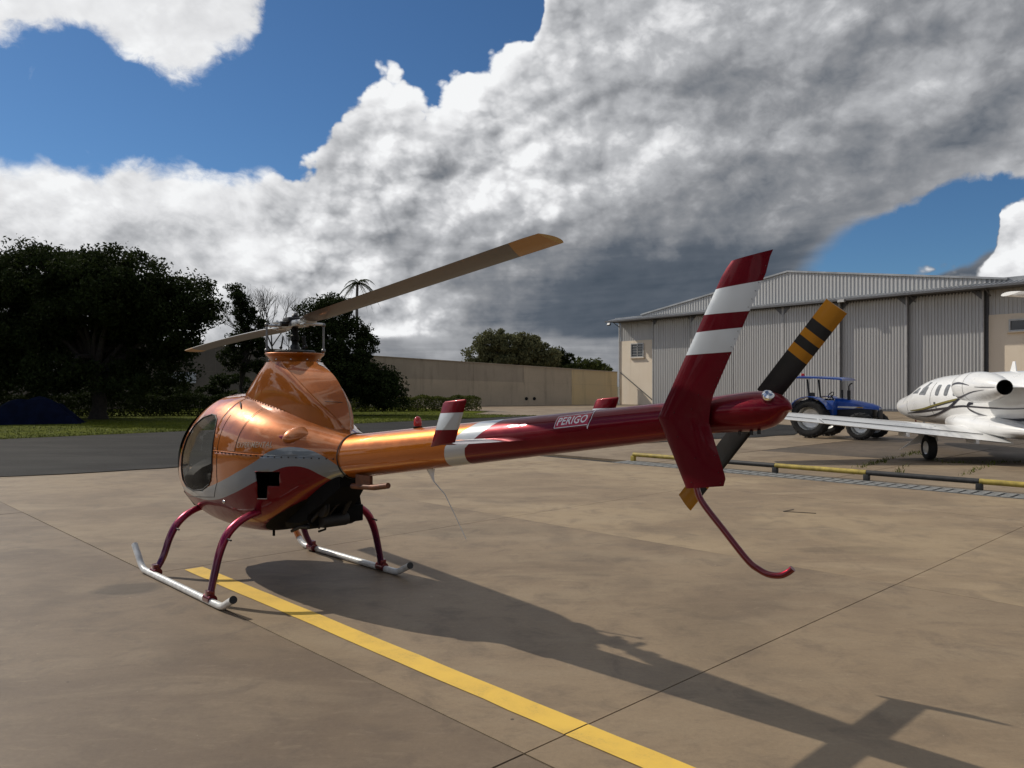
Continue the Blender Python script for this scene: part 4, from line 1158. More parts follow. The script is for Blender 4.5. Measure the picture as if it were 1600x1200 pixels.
mb = MB(); mb.lathe([(.212, 1.935), (.216, 1.955), (.220, 1.985), (.232, 2.008), (.248, 2.022), (.257, 2.032), (.259, 2.040), (.254, 2.045), (.24, 2.040), (.225, 2.02), (.21, 1.99), (.21, 1.94)], 48, caps=False)
col_ = mb.build('collar', m_orange, dog, angle=50)
mb = MB()
for k in range(10):
    a = 2*math.pi*k/10 + .3; mb.ball((.222*math.cos(a), .222*math.sin(a), 1.985), .008, 8, 5)
mb.build('collar_bolts', m_chrome, col_)['kind'] = 'stuff'
mb = MB(); FP = [(.60, -.205), (.52, -.213), (.406, -.221), (.282, -.231), (.103, -.230), (-.068, -.226), (-.206, -.208), (-.325, -.183), (-.45, -.134), (-.568, -.082)]
for k in range(24):   # screws along the fairing foot, left side
    y = .58 - 1.10*k/23; x = float(np.interp(-y, [-p[0] for p in FP], [p[1] for p in FP])) - .022
    mb.ball((x, y, top_z(x, y) + .002), .0055, 8, 4)
mb.build('fairing_screws', m_dkmet, dog)['kind'] = 'stuff'

# --- rotor head
mb = MB(); mb.lathe([(.028, 1.9), (.028, 2.15), (.040, 2.16), (.040, 2.20), (.030, 2.21), (.030, 2.28)], 20); mast = mb.build('mast', m_black, heli)
mb = MB(); mb.lathe([(.03, 2.03), (.17, 2.035), (.18, 2.042), (.18, 2.062), (.165, 2.070), (.055, 2.075), (.035, 2.12)], 32); sw = mb.build('swashplate', m_dkmet, mast)
BA = math.atan2(-.991, -.135)           # azimuth of the aft blade
bd = Vector((math.cos(BA), math.sin(BA), 0)); bn = Vector((-bd.y, bd.x, 0))
def bp(s, t, z): return tuple(bd*s + bn*t + Vector((0, 0, z)))
hub = bpy.data.objects.new('rotor_hub', None); link(hub, heli)
mb = MB(); mb.box((0, 0, 2.303), (.36, .13, .055), rz=BA, bev=.012); mb.build('hub_block', m_alu, hub)
mb = MB(); mb.box((0, 0, 2.338), (.13, .17, .05), rz=BA, bev=.015); mb.tube([bp(0, -.13, 2.303), bp(0, .13, 2.303)], .022, 12)
mb.ball((0, 0, 2.368), .03, 12, 6); mb.build('teeter_cap', m_dkmet, hub)
for sgn, zt in ((1, 1), (-1, 1)):
    mb = MB(); mb.box(bp(sgn*.27, 0, 2.310), (.24, .10, .045), rz=BA, bev=.012)
    mb.box(bp(sgn*.34, 0, 2.338), (.10, .13, .018), rz=BA, bev=.004); mb.box(bp(sgn*.34, 0, 2.283), (.10, .13, .018), rz=BA, bev=.004)
    for q in (-.04, .04): mb.tube([bp(sgn*.34, q, 2.263), bp(sgn*.34, q, 2.358)], .010, 8)
    mb.box(bp(sgn*.20, sgn*.10, 2.298), (.05, .14, .022), rz=BA, bev=.005)
    mb.build('blade_grip', m_alu, hub)
for px_, py_ in ((-.195, .145), (.205, -.14)):
    mb = MB(); mb.tube([(px_, py_, 2.08), (px_, py_, 2.298)], .0095, 10); mb.ball((px_, py_, 2.07), .02, 10, 6); mb.ball((px_, py_, 2.298), .019, 10, 6)
    mb.build('pitch_link', m_dull, hub)
for px_, py_ in ((.02, -.13), (.10, .05), (-.05, .12)):
    mb = MB(); mb.tube([(px_*1.2, py_*1.2, 2.085), (px_, py_, 2.20)], .007, 8); mb.ball((px_*1.2, py_*1.2, 2.10), .015, 8, 6); mb.build('scissor_link', m_dkmet, hub)

# --- main blades: real aerofoil, grey with yellow tip
m_blade_main, nt_, b_ = newmat('rotor_blade_grey'); v_ = objco(nt_); x_, y_, z_ = sepxyz(nt_, v_)
st_ = noise(nt_, vmath(nt_, 'MULTIPLY', v_, (0.6, 12, 1)), 3.0, 5, 0.6)
c_ = mixc(nt_, st_.smooth(.3, .7), (0.066, 0.068, 0.070), (0.090, 0.092, 0.094))
c_ = mixc(nt_, (x_ + y_*0.8).smooth(3.33, 3.335), c_, (0.42, 0.21, 0.016))
setc(nt_, b_, 'Base Color', c_); setc(nt_, b_, 'Roughness', st_*0.2 + 0.35); b_.inputs['Coat Weight'].default_value = 0.15


def aerofoil(chord, thick, n=14):
    up = []; lo = []
    for k in range(n+1):
        t = (1 - math.cos(math.pi*k/n))/2
        yt = 5*thick*(0.2969*math.sqrt(t) - 0.126*t - 0.3516*t*t + 0.2843*t**3 - 0.1036*t**4)
        up.append(((0.30 - t)*chord, yt*chord*1.15)); lo.append(((0.30 - t)*chord, -yt*chord*0.85))
    return up + lo[-2:0:-1]


def main_blade(pitch, twist, cone, droop, az):
    prof = aerofoil(0.212, 0.12); rings = []
    for s in np.linspace(0.32, 3.65, 40):
        root = min(1.0, 0.55 + (s-.32)*1.5); tt = pitch + twist*(s/3.65)
        z = cone*s + droop*(s/3.65)**2
        ring = []
        for c, h in prof:
            c *= root; h *= root
            ring.append((s + (-(c-.06)*0.28 if s > 3.64 else 0), c*math.cos(tt) - h*math.sin(tt), z + c*math.sin(tt) + h*math.cos(tt)))
        rings.append(ring)
    o = MB().loft(rings).build('rotor_blade', m_blade_main, heli, angle=40)
    o.location = (0, 0, 2.289); o.rotation_euler = (0, 0, az)
    return o
main_blade(R(-5.5), R(2), 0.0577, 0.0, BA)
main_blade(R(5), R(-2), 0.0, -0.087, BA + math.pi)

# --- tail boom
def bz(y): return 1.19 + .1249*(-.95 - y)
def br(y): return .177 - .0256*(-.95 - y)
rings = []
for y, r, c in [(y, br(y), bz(y)) for y in np.linspace(-.985, -4.05, 40)] + [(-4.15, .0925, 1.595), (-4.25, .0918, 1.610), (-4.35, .094, 1.621), (-4.43, .096, 1.629),
                (-4.49, .095, 1.634), (-4.54, .088, 1.636), (-4.58, .075, 1.637), (-4.61, .055, 1.638), (-4.628, .033, 1.639), (-4.637, .008, 1.639)]:
    rings.append([(r*math.cos(a), y + (-.018*math.sin(a)*(1 if y < -4.5 else 0)), c + r*math.sin(a)) for a in [2*math.pi*k/56 for k in range(56)]])
boom = MB().loft(rings).build('tail_boom', m_boom, heli, angle=60)
mb = MB(); yj = -1.004
mb.tube([(.181*math.cos(a), yj, bz(yj) + .181*math.sin(a)) for a in [2*math.pi*k/48 for k in range(49)]], .006, 8, False); mb.build('boom_joint_seal', m_seal, boom)
# seam and rivets along the boom
for zf in (0.30,):
    pts = [(-br(y)*math.cos(zf) - .0004, y, bz(y) + br(y)*math.sin(zf)) for y in np.linspace(-1.1, -3.9, 40)]
mb = MB(); mb.lathe([(.012, 0), (.034, .002), (.034, .014), (.030, .016)], 20, Matrix.Translation((0, -1.805, bz(-1.805) + br(-1.805) - .004))); mb.build('beacon_base', m_black, boom)
mb = MB(); mb.lathe([(.028, 0), (.030, .02), (.028, .045), (.021, .062), (.010, .071), (.001, .073)], 20, Matrix.Translation((0, -1.805, bz(-1.805) + br(-1.805) + .010))); mb.build('beacon_lens', m_lred, boom)
# whip aerial under the boom
mb = MB(); y0 = -1.95; zz = bz(y0) - br(y0) + .004
mb.loft([[(x*.012, y0 + yy*1.0 + dy, z) for x, yy in ((-1, 0), (0, .055), (1, 0), (0, -.055))] for z, dy, in ((zz, 0),)] +
        [[(x*.008, y0 - .02 + yy*.45, zz - .045) for x, yy in ((-1, 0), (0, .055), (1, 0), (0, -.055))]] + [[(x*.005, y0 - .045 + yy*.16, zz - .09) for x, yy in ((-1, 0), (0, .055), (1, 0), (0, -.055))]])
mb.build('aerial_base', m_white, boom)
mb = MB(); mb.tube([(0, y0-.045, zz-.088), (0, -2.12, 1.00), (0, -2.235, .86), (0, -2.345, .722)], [.004, .003, .0022, .0018], 6); mb.build('whip_aerial', m_silv, boom)
# exhaust stub and bracket below the boom root
mb = MB(); mb.tube([(-.10, -1.10, .975), (-.10, -1.40, .992), (-.10, -1.58, 1.022)], .022, 14); mb.build('exhaust_stub', m_rusty, boom)
mb = MB(); mb.box((-.10, -1.26, 1.03), (.03, .20, .09), bev=.008); mb.build('stub_bracket', m_rusty, boom)

# --- stabiliser with striped end plates
rings = []
prof = aerofoil(0.20, 0.10, 10)
for x in np.linspace(-.66, .66, 9):
    rings.append([(x, -2.905 + c, 1.43 + h) for c, h in prof])
m_stab = m_crim
stab = MB().loft(rings).build('stabiliser', [m_crim], heli, angle=40)
m_plate, nt_, b_ = newmat('end_plate_stripes'); v_ = objco(nt_); x_, y_, z_ = sepxyz(nt_, v_)
zz_ = z_ + (y_ + 2.9)*0.05
c_ = mixc(nt_, zz_.smooth(1.5045, 1.5065), CRIMSON, SILVER); c_ = mixc(nt_, zz_.smooth(1.5985, 1.6005), c_, CRIMSON)
setc(nt_, b_, 'Base Color', c_); paint_finish(nt_, b_, v_, .34, .45, .4)
PL = [(-2.812, 1.405), (-2.815, 1.415), (-2.925, 1.655), (-2.945, 1.668), (-3.115, 1.682), (-3.118, 1.672), (-3.02, 1.44)]
for sx in (-.66, .66):
    mb = MB(); cy, cz = -2.965, 1.545
    ins = [(cy + (y-cy)*.90, cz + (z-cz)*.95) for y, z in PL]
    mb.loft([[(sx - .010, y, z) for y, z in ins], [(sx - .004, y, z) for y, z in PL], [(sx + .004, y, z) for y, z in PL], [(sx + .010, y, z) for y, z in ins]])
    mb.build('end_plate', m_plate, stab, angle=50)

# --- vertical fin on the left side of the boom
m_fin, nt_, b_ = newmat('fin_stripes'); v_ = objco(nt_); x_, y_, z_ = sepxyz(nt_, v_)
def line(a, k, y0): return (z_ - a) + (y_ - y0)*k
f1 = line(2.2255, .085, -4.4445).smooth(-.001, .001); f2 = line(2.099, .017, -4.379).smooth(-.001, .001)
f3 = line(2.020, .05, -4.336).smooth(-.001, .001); f4 = line(1.909, .04, -4.276).smooth(-.001, .001)
FC = (.105, .0004, .006)
c_ = mixc(nt_, f4, FC, SILVER); c_ = mixc(nt_, f3, c_, FC); c_ = mixc(nt_, f2, c_, SILVER); c_ = mixc(nt_, f1, c_, FC)
c_ = mixc(nt_, noise(nt_, v_, 6, 7, .7).smooth(.5, .8)*.06, c_, (.3, .25, .2))
setc(nt_, b_, 'Base Color', c_); paint_finish(nt_, b_, v_, .36, .5, .5, 1.32)
FX = -.115
def finrow(z):
    le = np.interp(z, [1.245, 1.593, 2.29, 2.342], [-4.159, -3.990, -4.365, -4.41])
    te = np.interp(z, [1.245, 1.30, 1.576, 1.685, 2.342], [-4.368, -4.385, -4.288, -4.300, -4.622])
    return le, te
rings = []
for z in [1.245, 1.28, 1.33, 1.40, 1.48, 1.55, 1.58, 1.593, 1.61, 1.66, 1.72, 1.80, 1.90, 2.0, 2.1, 2.2, 2.27, 2.31, 2.332, 2.342]:
    le, te = finrow(z); ch = le - te; ring = []
    th = .036 if z < 2.31 else .028
    for c, h in aerofoil(1.0, 0.115, 12):
        y = le - (0.30 - c)*ch
        zz = z + ((.30-c)*0.030 if z > 2.3 or z < 1.29 else 0)
        ring.append((FX + h*.30, y, zz))
    rings.append(ring)
fin = MB().loft(rings).build('vertical_fin', m_fin, heli, angle=32)
mb = MB()
for z in np.linspace(1.72, 2.30, 17):
    le, te = finrow(z); mb.ball((FX - .006, te + .012, z), .0020, 6, 4)
for y, z in ((-4.10, 1.62), (-4.20, 1.64), (-4.24, 1.71), (-4.12, 1.5), (-4.22, 1.40), (-4.2, 1.28), (-4.33, 1.42), (-4.35, 1.34), (-4.36, 1.29)): mb.ball((FX - .016, y, z), .0025, 6, 4)
mb.build('fin_rivets', m_grimy, fin)['kind'] = 'stuff'
# tail skid tube
mb = MB(); P_ = [(-.115, -4.215, 1.27), (-.11, -4.245, 1.19), (-.09, -4.36, 1.055), (-.07, -4.468, .932), (-.05, -4.515, .893), (-.04, -4.56, .876), (-.03, -4.61, .878), (-.02, -4.645, .897), (-.015, -4.665, .917)]
def smoothpath(P, n=6):
    P = [Vector(p) for p in P]; out = []
    for i in range(len(P)-1):
        p0, p1, p2, p3 = P[max(i-1, 0)], P[i], P[i+1], P[min(i+2, len(P)-1)]
        for k in range(n):
            t = k/n; out.append(0.5*((2*p1) + (p2-p0)*t + (2*p0-5*p1+4*p2-p3)*t*t + (3*p1-p0-3*p2+p3)*t**3))
    return out + [P[-1]]
mb.tube(smoothpath(P_), .0155, 14); mb.build('tail_skid', m_crim, fin)
# tail light, chrome
mb = MB(); mm = Matrix.Translation((-.060, -4.560, 1.690)) @ Matrix.Rotation(R(38), 4, 'X') @ Matrix.Rotation(R(-30), 4, 'Y')
mb.lathe([(.016, -.03), (.019, 0), (.026, .012), (.029, .025), (.027, .036), (.018, .044), (.001, .046)], 16, mm); mb.build('tail_light', m_chrome, boom)

# --- tail rotor on the right of the boom
m_tr, nt_, b_ = newmat('tail_blade_stripes'); v_ = objco(nt_); x_, y_, z_ = sepxyz(nt_, v_)
n_ = noise(nt_, v_, 12, 5, .6)
YEL = (0.36, 0.15, 0.007); DKG = (0.010, 0.010, 0.0105)
f = x_.smooth(.546, .548) + x_.smooth(.449, .451)*x_.smooth(.492, .490) + x_.smooth(.352, .354)*x_.smooth(.404, .402)
c_ = mixc(nt_, f.clamp(), mixc(nt_, n_, DKG, (0.018, 0.018, 0.018)), YEL); b_.inputs['Specular IOR Level'].default_value = .2
setc(nt_, b_, 'Base Color', c_); setc(nt_, b_, 'Roughness', n_*.15 + .34); b_.inputs['Coat Weight'].default_value = .2
TRC = Vector((.20, -4.374, 1.607))
tr_dir = Vector((0, -.422, .507)).normalized()
trot = bpy.data.objects.new('tail_rotor', None); link(trot, heli); trot.location = TRC
mb = MB(); mb.tube([(-.20, 0, 0), (.035, 0, 0)], .022, 14); mb.build('tail_rotor_shaft', m_dkmet, trot)
mb = MB(); mb.tube([(-.03, 0, 0), (.03, 0, 0)], .05, 18); mb.box((0, 0, 0), (.04, .05, .22), rx=math.atan2(-tr_dir.y, tr_dir.z)); mb.build('tail_rotor_hub', m_dkmet, trot)
for s in (1, -1):
    prof = aerofoil(.118, .12); rings = []
    for q in np.linspace(.10, .655, 14):
        rings.append([(q, c*math.cos(R(9)), h + c*math.sin(R(9))) for c, h in prof])
    o = MB().loft(rings).build('tail_rotor_blade', m_tr, trot, angle=40)
    dvec = tr_dir*s
    ex = dvec; ez = Vector((1, 0, 0)); ey = ez.cross(ex)
    if s < 0: ey = -ey; ez = ex.cross(ey)
    o.matrix_local = Matrix(((ex.x, ey.x, ez.x, 0), (ex.y, ey.y, ez.y, 0), (ex.z, ey.z, ez.z, 0), (0, 0, 0, 1)))
mb = MB()
for yy, zz in ((-4.40, 1.535), (-4.46, 1.54), (-4.50, 1.545)): mb.tube([(-.02, yy, zz), (-.02, yy, zz-.02)], .009, 8)
mb.build('gearbox_bolts', m_dkmet, boom)['kind'] = 'stuff'

# --- landing gear: bent cross legs, white skid tubes
legs = {'F': (1.12, [(-.36, .60), (-.45, .575), (-.54, .525), (-.62, .445), (-.68, .33), (-.735, .17), (-.80, .055)]),
        'R': (-.14, [(-.40, .70), (-.50, .672), (-.60, .62), (-.685, .535), (-.745, .40), (-.785, .24), (-.825, .055)])}
m_legm, nt_, b_ = newmat('leg_crimson'); v_ = objco(nt_); x_, y_, z_ = sepxyz(nt_, v_)
setc(nt_, b_, 'Base Color', mixc(nt_, z_.smooth(.25, .6), (.075, .002, .038), (.28, .003, .034))); paint_finish(nt_, b_, v_, .26, .6, 1.0, 1.45)
for nm, (yy, pr) in legs.items():
    for sg in (-1, 1):
        P = smoothpath([(-sg*x if sg > 0 else x, yy, z) for x, z in pr], 6)
        n = len(P); rr = [.034 - .006*abs(2*k/(n-1)-1) for k in range(n)]
        lg = MB().tube(P, rr, 14, flat=1.25).build('landing_leg', m_legm, heli)
        q = P[int(n*.52)]
        dirx = -sg
        MB().tube([q, q + Vector((dirx*.0, -.11, -.005))], .008, 8).build('step_peg', m_dkmet, lg)
        e = P[-1]
        mb = MB(); mb.tube([(e.x, yy-.055, .045), (e.x, yy+.055, .045)], .040, 16); mb.box((e.x, yy, .085), (.06, .07, .06), bev=.008); mb.build('leg_clamp', m_crim, lg)
        mb = MB()
        for t in (.62, .72, .82, .92): p = P[int(n*t)]; mb.ball((p.x, p.y-.030, p.z), .006, 6, 4)
        mb.build('leg_bolts', m_alu, lg)['kind'] = 'stuff'
for sg in (-1, 1):
    x = sg*.83
    pts = smoothpath([(x, 1.60, .23), (x, 1.50, .145), (x, 1.42, .072), (x, 1.34, .036), (x, 1.24, .030), (x, .6, .030), (x, .0, .030), (x, -.30, .030), (x, -.40, .040), (x, -.48, .075), (x, -.58, .122)], 5)
    sk = MB().tube(pts, .029, 16).build('skid', m_skid, heli)
    MB().tube([pts[-1], pts[-1] + Vector((0, -.012, .005))], .0305, 14).build('skid_cap', m_dkmet, sk)
    mb = MB(); mb.box((x, .55, .004), (.03, .9, .006)); mb.build('wear_shoe', m_dkmet, sk)
    if sg > 0:
        MB().tube([Vector((x, 1.45, .098)), Vector((x, 1.60, .23)), Vector((x, 1.63, .258))], .033, 14).build('toe_sleeve', m_orange, sk)

# --- belly: black engine housing
secs = [(.25, .28, .53, .90), (.05, .32, .525, .95), (-.25, .34, .54, 1.0), (-.48, .34, .56, 1.02), (-.58, .33, .60, 1.02)]
rings = []
for y, w, z0, z1 in secs:
    c = .06; l = w*.62; rings.append([(-l*.7, y, z1), (-l, y, z0+c), (-l+c, y, z0), (w-c, y, z0), (w, y, z0+c), (w*.8, y, z1)])
eng = MB().loft(rings).build('engine_housing', m_bay, heli, smooth=False)
rings = [[(-w, y, z1), (-w, y, z0), (w, y, z0), (w, y, z1)] for y, w, z0, z1 in ((-.585, .20, .70, 1.0), (-.75, .17, .80, 1.05), (-.95, .12, .95, 1.08))]
MB().loft(rings).build('engine_tray', m_bay, eng, smooth=False)
for P0, P1, r_ in (((-.17, -.55, .62), (-.05, -.78, .86), .018), ((-.10, -.58, .58), (.05, -.80, .88), .012), ((.08, -.60, .60), (.10, -.86, .95), .022), ((-.19, -.3, .53), (-.19, -.58, .60), .014)):
    MB().tube([P0, tuple((a_+b_)/2 + .015 for a_, b_ in zip(P0, P1)), P1], r_, 10).build('engine_hose', m_grimy, eng)
MB().lathe([(.01, -.02), (.085, -.02), (.09, -.012), (.075, 0), (.09, .012), (.085, .02), (.01, .02)], 24, Matrix.Translation((-.11, -.66, .77)) @ Matrix.Rotation(R(90), 4, 'Y')).build('drive_pulley', m_grimy, eng)
MB().lathe([(.01, -.12), (.05, -.12), (.055, -.1), (.055, .1), (.05, .12), (.01, .12)], 20, Matrix.Translation((.02, -.63, .64)) @ Matrix.Rotation(R(90), 4, 'Y')).build('muffler', m_grimy, eng)
mb = MB(); mb.box((.20, -.60, .67), (.22, .04, .14), bev=.01); mb.tube([(-.15, .1, .54), (-.15, .1, .43)], .012, 8); mb.tube([(.10, -.35, .56), (.10, -.35, .515), (.02, -.38, .51)], .010, 8)
mb.build('engine_fittings', m_bay, eng)['kind'] = 'stuff'

# --- lettering
def text_mesh(txt, size, bold=0.0, space=1.0):
    cu = bpy.data.curves.new('text', 'FONT'); cu.body = txt; cu.size = size; cu.offset = bold; cu.space_character = space; cu.resolution_u = 3
    o = bpy.data.objects.new('text', cu); COL.objects.link(o)
    dg = bpy.context.evaluated_depsgraph_get(); me = bpy.data.meshes.new_from_object(o.evaluated_get(dg))
    vs = [v.co.copy() for v in me.vertices]; fs = [list(p.vertices) for p in me.polygons]
    bpy.data.objects.remove(o); bpy.data.meshes.remove(me)
    bm = bmesh.new(); bv = [bm.verts.new(v) for v in vs]
    for f in fs:
        try: bm.faces.new([bv[i] for i in f])
        except ValueError: pass
    ya, yb = min(v.y for v in vs), max(v.y for v in vs)
    for q in range(1, 10):
        bmesh.ops.bisect_plane(bm, geom=bm.verts[:] + bm.edges[:] + bm.faces[:], plane_co=(0, ya + (yb-ya)*q/10, 0), plane_no=(0, 1, 0), dist=1e-6)
    bm.verts.index_update(); vs = [v.co.copy() for v in bm.verts]; fs = [[v.index for v in f.verts] for f in bm.faces]; bm.free()
    x0 = min(v.x for v in vs); x1 = max(v.x for v in vs); y0 = min(v.y for v in vs); y1 = max(v.y for v in vs)
    return [((v.x-x0)/(x1-x0), (v.y-y0)/(y1-y0)) for v in vs], fs
def on_boom(u, v, y0, y1, h0, h1, off):
    y = y0 + (y1-y0)*u; a = (h0 + (h1-h0)*v); r = br(y) + off
    s = a/ r
    return (-r*math.cos(s), y, bz(y) + r*math.sin(s))
YA, YB, HA, HB = -3.262, -3.535, .030, .112
uv, fs = text_mesh('PERIGO', 1.0, 0.020, 1.08)
MB().add([on_boom(.055 + .80*u, .17 + .66*v, YA, YB, HA, HB, .0014) for u, v in uv], fs).build('danger_lettering', m_decal, boom, smooth=False)
def strip(path, w, off=.0014):
    mb = MB(); vs = []; n = len(path)
    hh = HB-HA; L = abs(YB-YA)
    for i, (u, v) in enumerate(path):
        a, b = path[max(i-1, 0)], path[min(i+1, n-1)]; t = Vector(((b[0]-a[0])*L, (b[1]-a[1])*hh)).normalized()
        vs += [on_boom(u - t.y*w/L, v + t.x*w/hh, YA, YB, HA, HB, off), on_boom(u + t.y*w/L, v - t.x*w/hh, YA, YB, HA, HB, off)]
    mb.add(vs, [(2*k, 2*k+1, 2*k+3, 2*k+2) for k in range(n-1)]); return mb
def seg(a, b, n=10): return [(a[0]+(b[0]-a[0])*k/n, a[1]+(b[1]-a[1])*k/n) for k in range(n+1)]
W_ = .0019
fr_ = MB()
for a, b in (((0, 0), (.90, 0)), ((0, 1), (.90, 1)), ((0, 0), (0, 1)), ((.905, 0), (.915, -.30)), ((.915, -.30), (.97, .42)), ((.97, .42), (.915, 1.32)), ((.915, 1.32), (.905, 1))):
    s_ = strip(seg(a, b), W_); fr_.add(s_.v, s_.f)
fr_.build('arrow_outline', m_decal, boom, smooth=False)
bgv = []; bgf = []
for k in range(13):
    u = .91*k/12
    for q in range(7): bgv.append(on_boom(u, q/6, YA, YB, HA, HB, .0007))
for k in range(12):
    for q in range(6): bgf.append((k*7+q, k*7+q+1, (k+1)*7+q+1, (k+1)*7+q))
MB().add(bgv, bgf).build('arrow_panel', m_dred, boom, smooth=False)
uv, fs = text_mesh('EXPERIMENTAL', 1.0, 0.006, 1.1)
def on_cowl(u, v):
    y = -.015 - .415*u; z = 1.236 + .046*v + .022*u
    return (-(float(body_x(y, z)) + .004), y, z)
MB().add([on_cowl(u, v) for u, v in uv], fs).build('experimental_lettering', m_gdecal, cowl, smooth=False)


# ------------------------------------------------------------------ business jet
JY = [-5.6, -5, -4, -3, -2, -1, 0, 1, 2, 3, 3.7, 4.3, 4.8, 5.3, 5.8, 6.2, 6.5, 6.68, 6.73]
jet_w = pchip(JY, [.05, .13, .30, .46, .58, .66, .70, .70, .70, .70, .69, .67, .63, .57, .48, .39, .28, .17, .03])
jet_t = pchip(JY, [2.0, 2.03, 2.07, 2.10, 2.12, 2.12, 2.12, 2.11, 2.10, 2.07, 2.02, 1.90, 1.72, 1.58, 1.49, 1.42, 1.35, 1.29, 1.20])
jet_b = pchip(JY, [1.85, 1.65, 1.34, 1.10, .90, .78, .71, .69, .68, .68, .68, .69, .70, .72, .77, .83, .91, .99, 1.12])
def jet_x(y, z):
    w, zt, zb = jet_w(y), jet_t(y), jet_b(y); zm = (zt + zb)/2; q = np.clip(np.abs(z - zm)/((zt - zb)/2), 0, 1)
    return w*(1 - q**2.15)**(1/2.15)
m_jw = simple('jet_white', (.74, .74, .73), .30, 0, .6, var=.05, scale=1.5)
m_jstripe = simple('jet_stripe_blue_black', (.022, .022, .032), .35, 0, .4); m_jgold = simple('jet_stripe_gold', (.20, .17, .04), .35, 0, .4)
m_jgap = simple('jet_panel_gap', (.10, .10, .10), .6); m_tyre = simple('tyre_rubber', (.012, .012, .012), .85, var=.3, scale=20)
m_jglass, nt_, b_ = newmat('jet_window'); setc(nt_, b_, 'Base Color', (.10, .105, .11)); setc(nt_, b_, 'Roughness', .06); b_.inputs['Specular IOR Level'].default_value = .8
jet = thing('business_jet', 'white twin-engine business jet with dark swoosh stripes, seen from behind', 'jet', (11.94, 18.53, 0), -R(5.5))
rings = []
for y in np.concatenate([np.linspace(-5.6, 4.0, 40), np.linspace(4.1, 6.729, 34)]):
    w, zt, zb = float(jet_w(y)), float(jet_t(y)), float(jet_b(y)); zm, hz = (zt+zb)/2, (zt-zb)/2; ring = []
    for k in range(56):
        a = 2*math.pi*k/56; c, s = math.cos(a), math.sin(a); n = 2/2.15
        ring.append((w*math.copysign(abs(c)**n, c), float(y), zm + hz*math.copysign(abs(s)**n, s)))
    rings.append(ring)
fus = MB().loft(rings).build('fuselage', m_jw, jet, angle=60)


def jpt(y, z, off=.006): return (-(float(jet_x(y, z)) + off), y, z)
def jpatch(poly, name, mat, off=.006):
    cy = sum(p[0] for p in poly)/len(poly); cz = sum(p[1] for p in poly)/len(poly); vs = [jpt(cy, cz, off)]; n = len(poly); K = 4
    for k in range(1, K+1): vs += [jpt(cy + (y-cy)*k/K, cz + (z-cz)*k/K, off) for y, z in poly]
    fs = [(0, 1+i, 1+(i+1) % n) for i in range(n)] + [(1+(k-1)*n+i, 1+k*n+i, 1+k*n+(i+1) % n, 1+(k-1)*n+(i+1) % n) for k in range(1, K) for i in range(n)]
    return MB().add(vs, fs).build(name, mat, fus, smooth=True)
def rrect(cy, cz, hy, hz, sl=0.0, n=5, r=.5):
    out = []
    for k in range(24):
        a = 2*math.pi*k/24; c, s = math.cos(a), math.sin(a); y = hy*math.copysign(abs(c)**r, c); z = hz*math.copysign(abs(s)**r, s); out.append((cy + y + sl*z, cz + z))
    return out
jpatch([(3.36, 1.875), (3.53, 1.872), (3.72, 1.70), (3.86, 1.54), (3.83, 1.515), (3.47, 1.51), (3.40, 1.53), (3.34, 1.70)], 'cockpit_window', m_jglass)
jpatch([(3.93, 1.70), (4.05, 1.72), (4.45, 1.56), (4.42, 1.54), (4.0, 1.55)], 'cockpit_window', m_jglass)
for cy in (2.67, 2.14, 1.62, 1.10): jpatch(rrect(cy, 1.655, .115, .15), 'cabin_window', m_jglass)


def jribbon(pts, ws, name, mat, off=.007):
    P = smoothpath([(p[0], p[1], 0) for p in pts], 5); n = len(P); vs = []
    for i, p in enumerate(P):
        t = (P[min(i+1, n-1)] - P[max(i-1, 0)]).normalized(); w = float(np.interp(i/(n-1), np.linspace(0, 1, len(ws)), ws))/2
        for s in (1, 0, -1): vs.append(jpt(p.x - t.y*w*s, p.y + t.x*w*s, off))
    return MB().add(vs, [(3*i+k, 3*i+k+1, 3*i+k+4, 3*i+k+3) for i in range(n-1) for k in (0, 1)]).build(name, mat, fus, smooth=True)
jribbon([(4.60, 1.045), (3.68, 1.108), (2.83, 1.232), (2.05, 1.346), (1.44, 1.427), (.9, 1.50), (.2, 1.58)], [.01, .05, .06, .06, .05, .05, .01], 'stripe', m_jgold)
jribbon([(4.62, 1.022), (3.68, 1.080), (2.83, 1.200), (2.05, 1.312), (1.44, 1.395)], [.005, .02, .025, .025, .02], 'stripe', m_jstripe, .008)
jribbon([(4.95, .958), (3.95, 1.022), (2.9, 1.113), (2.0, 1.192), (1.3, 1.25), (.89, 1.256), (-.04, 1.247), (-1.3, 1.26), (-3.0, 1.42)], [.01, .05, .06, .055, .05, .045, .035, .03, .01], 'stripe', m_jstripe)
jribbon([(4.44, .896), (3.74, .896), (3.02, .965), (2.38, 1.085), (1.87, 1.219), (1.54, 1.356), (1.29, 1.453), (.7, 1.54)], [.005, .03, .05, .06, .08, .08, .06, .02], 'stripe', m_jstripe, .0085)
jribbon([(.63, 1.372), (.87, 1.31), (.93, 1.235), (.76, 1.147), (.31, 1.052), (-.23, .998), (-1.06, 1.002), (-2.2, 1.12)], [.12, .07, .045, .05, .055, .06, .06, .05], 'stripe', m_jstripe, .0075)
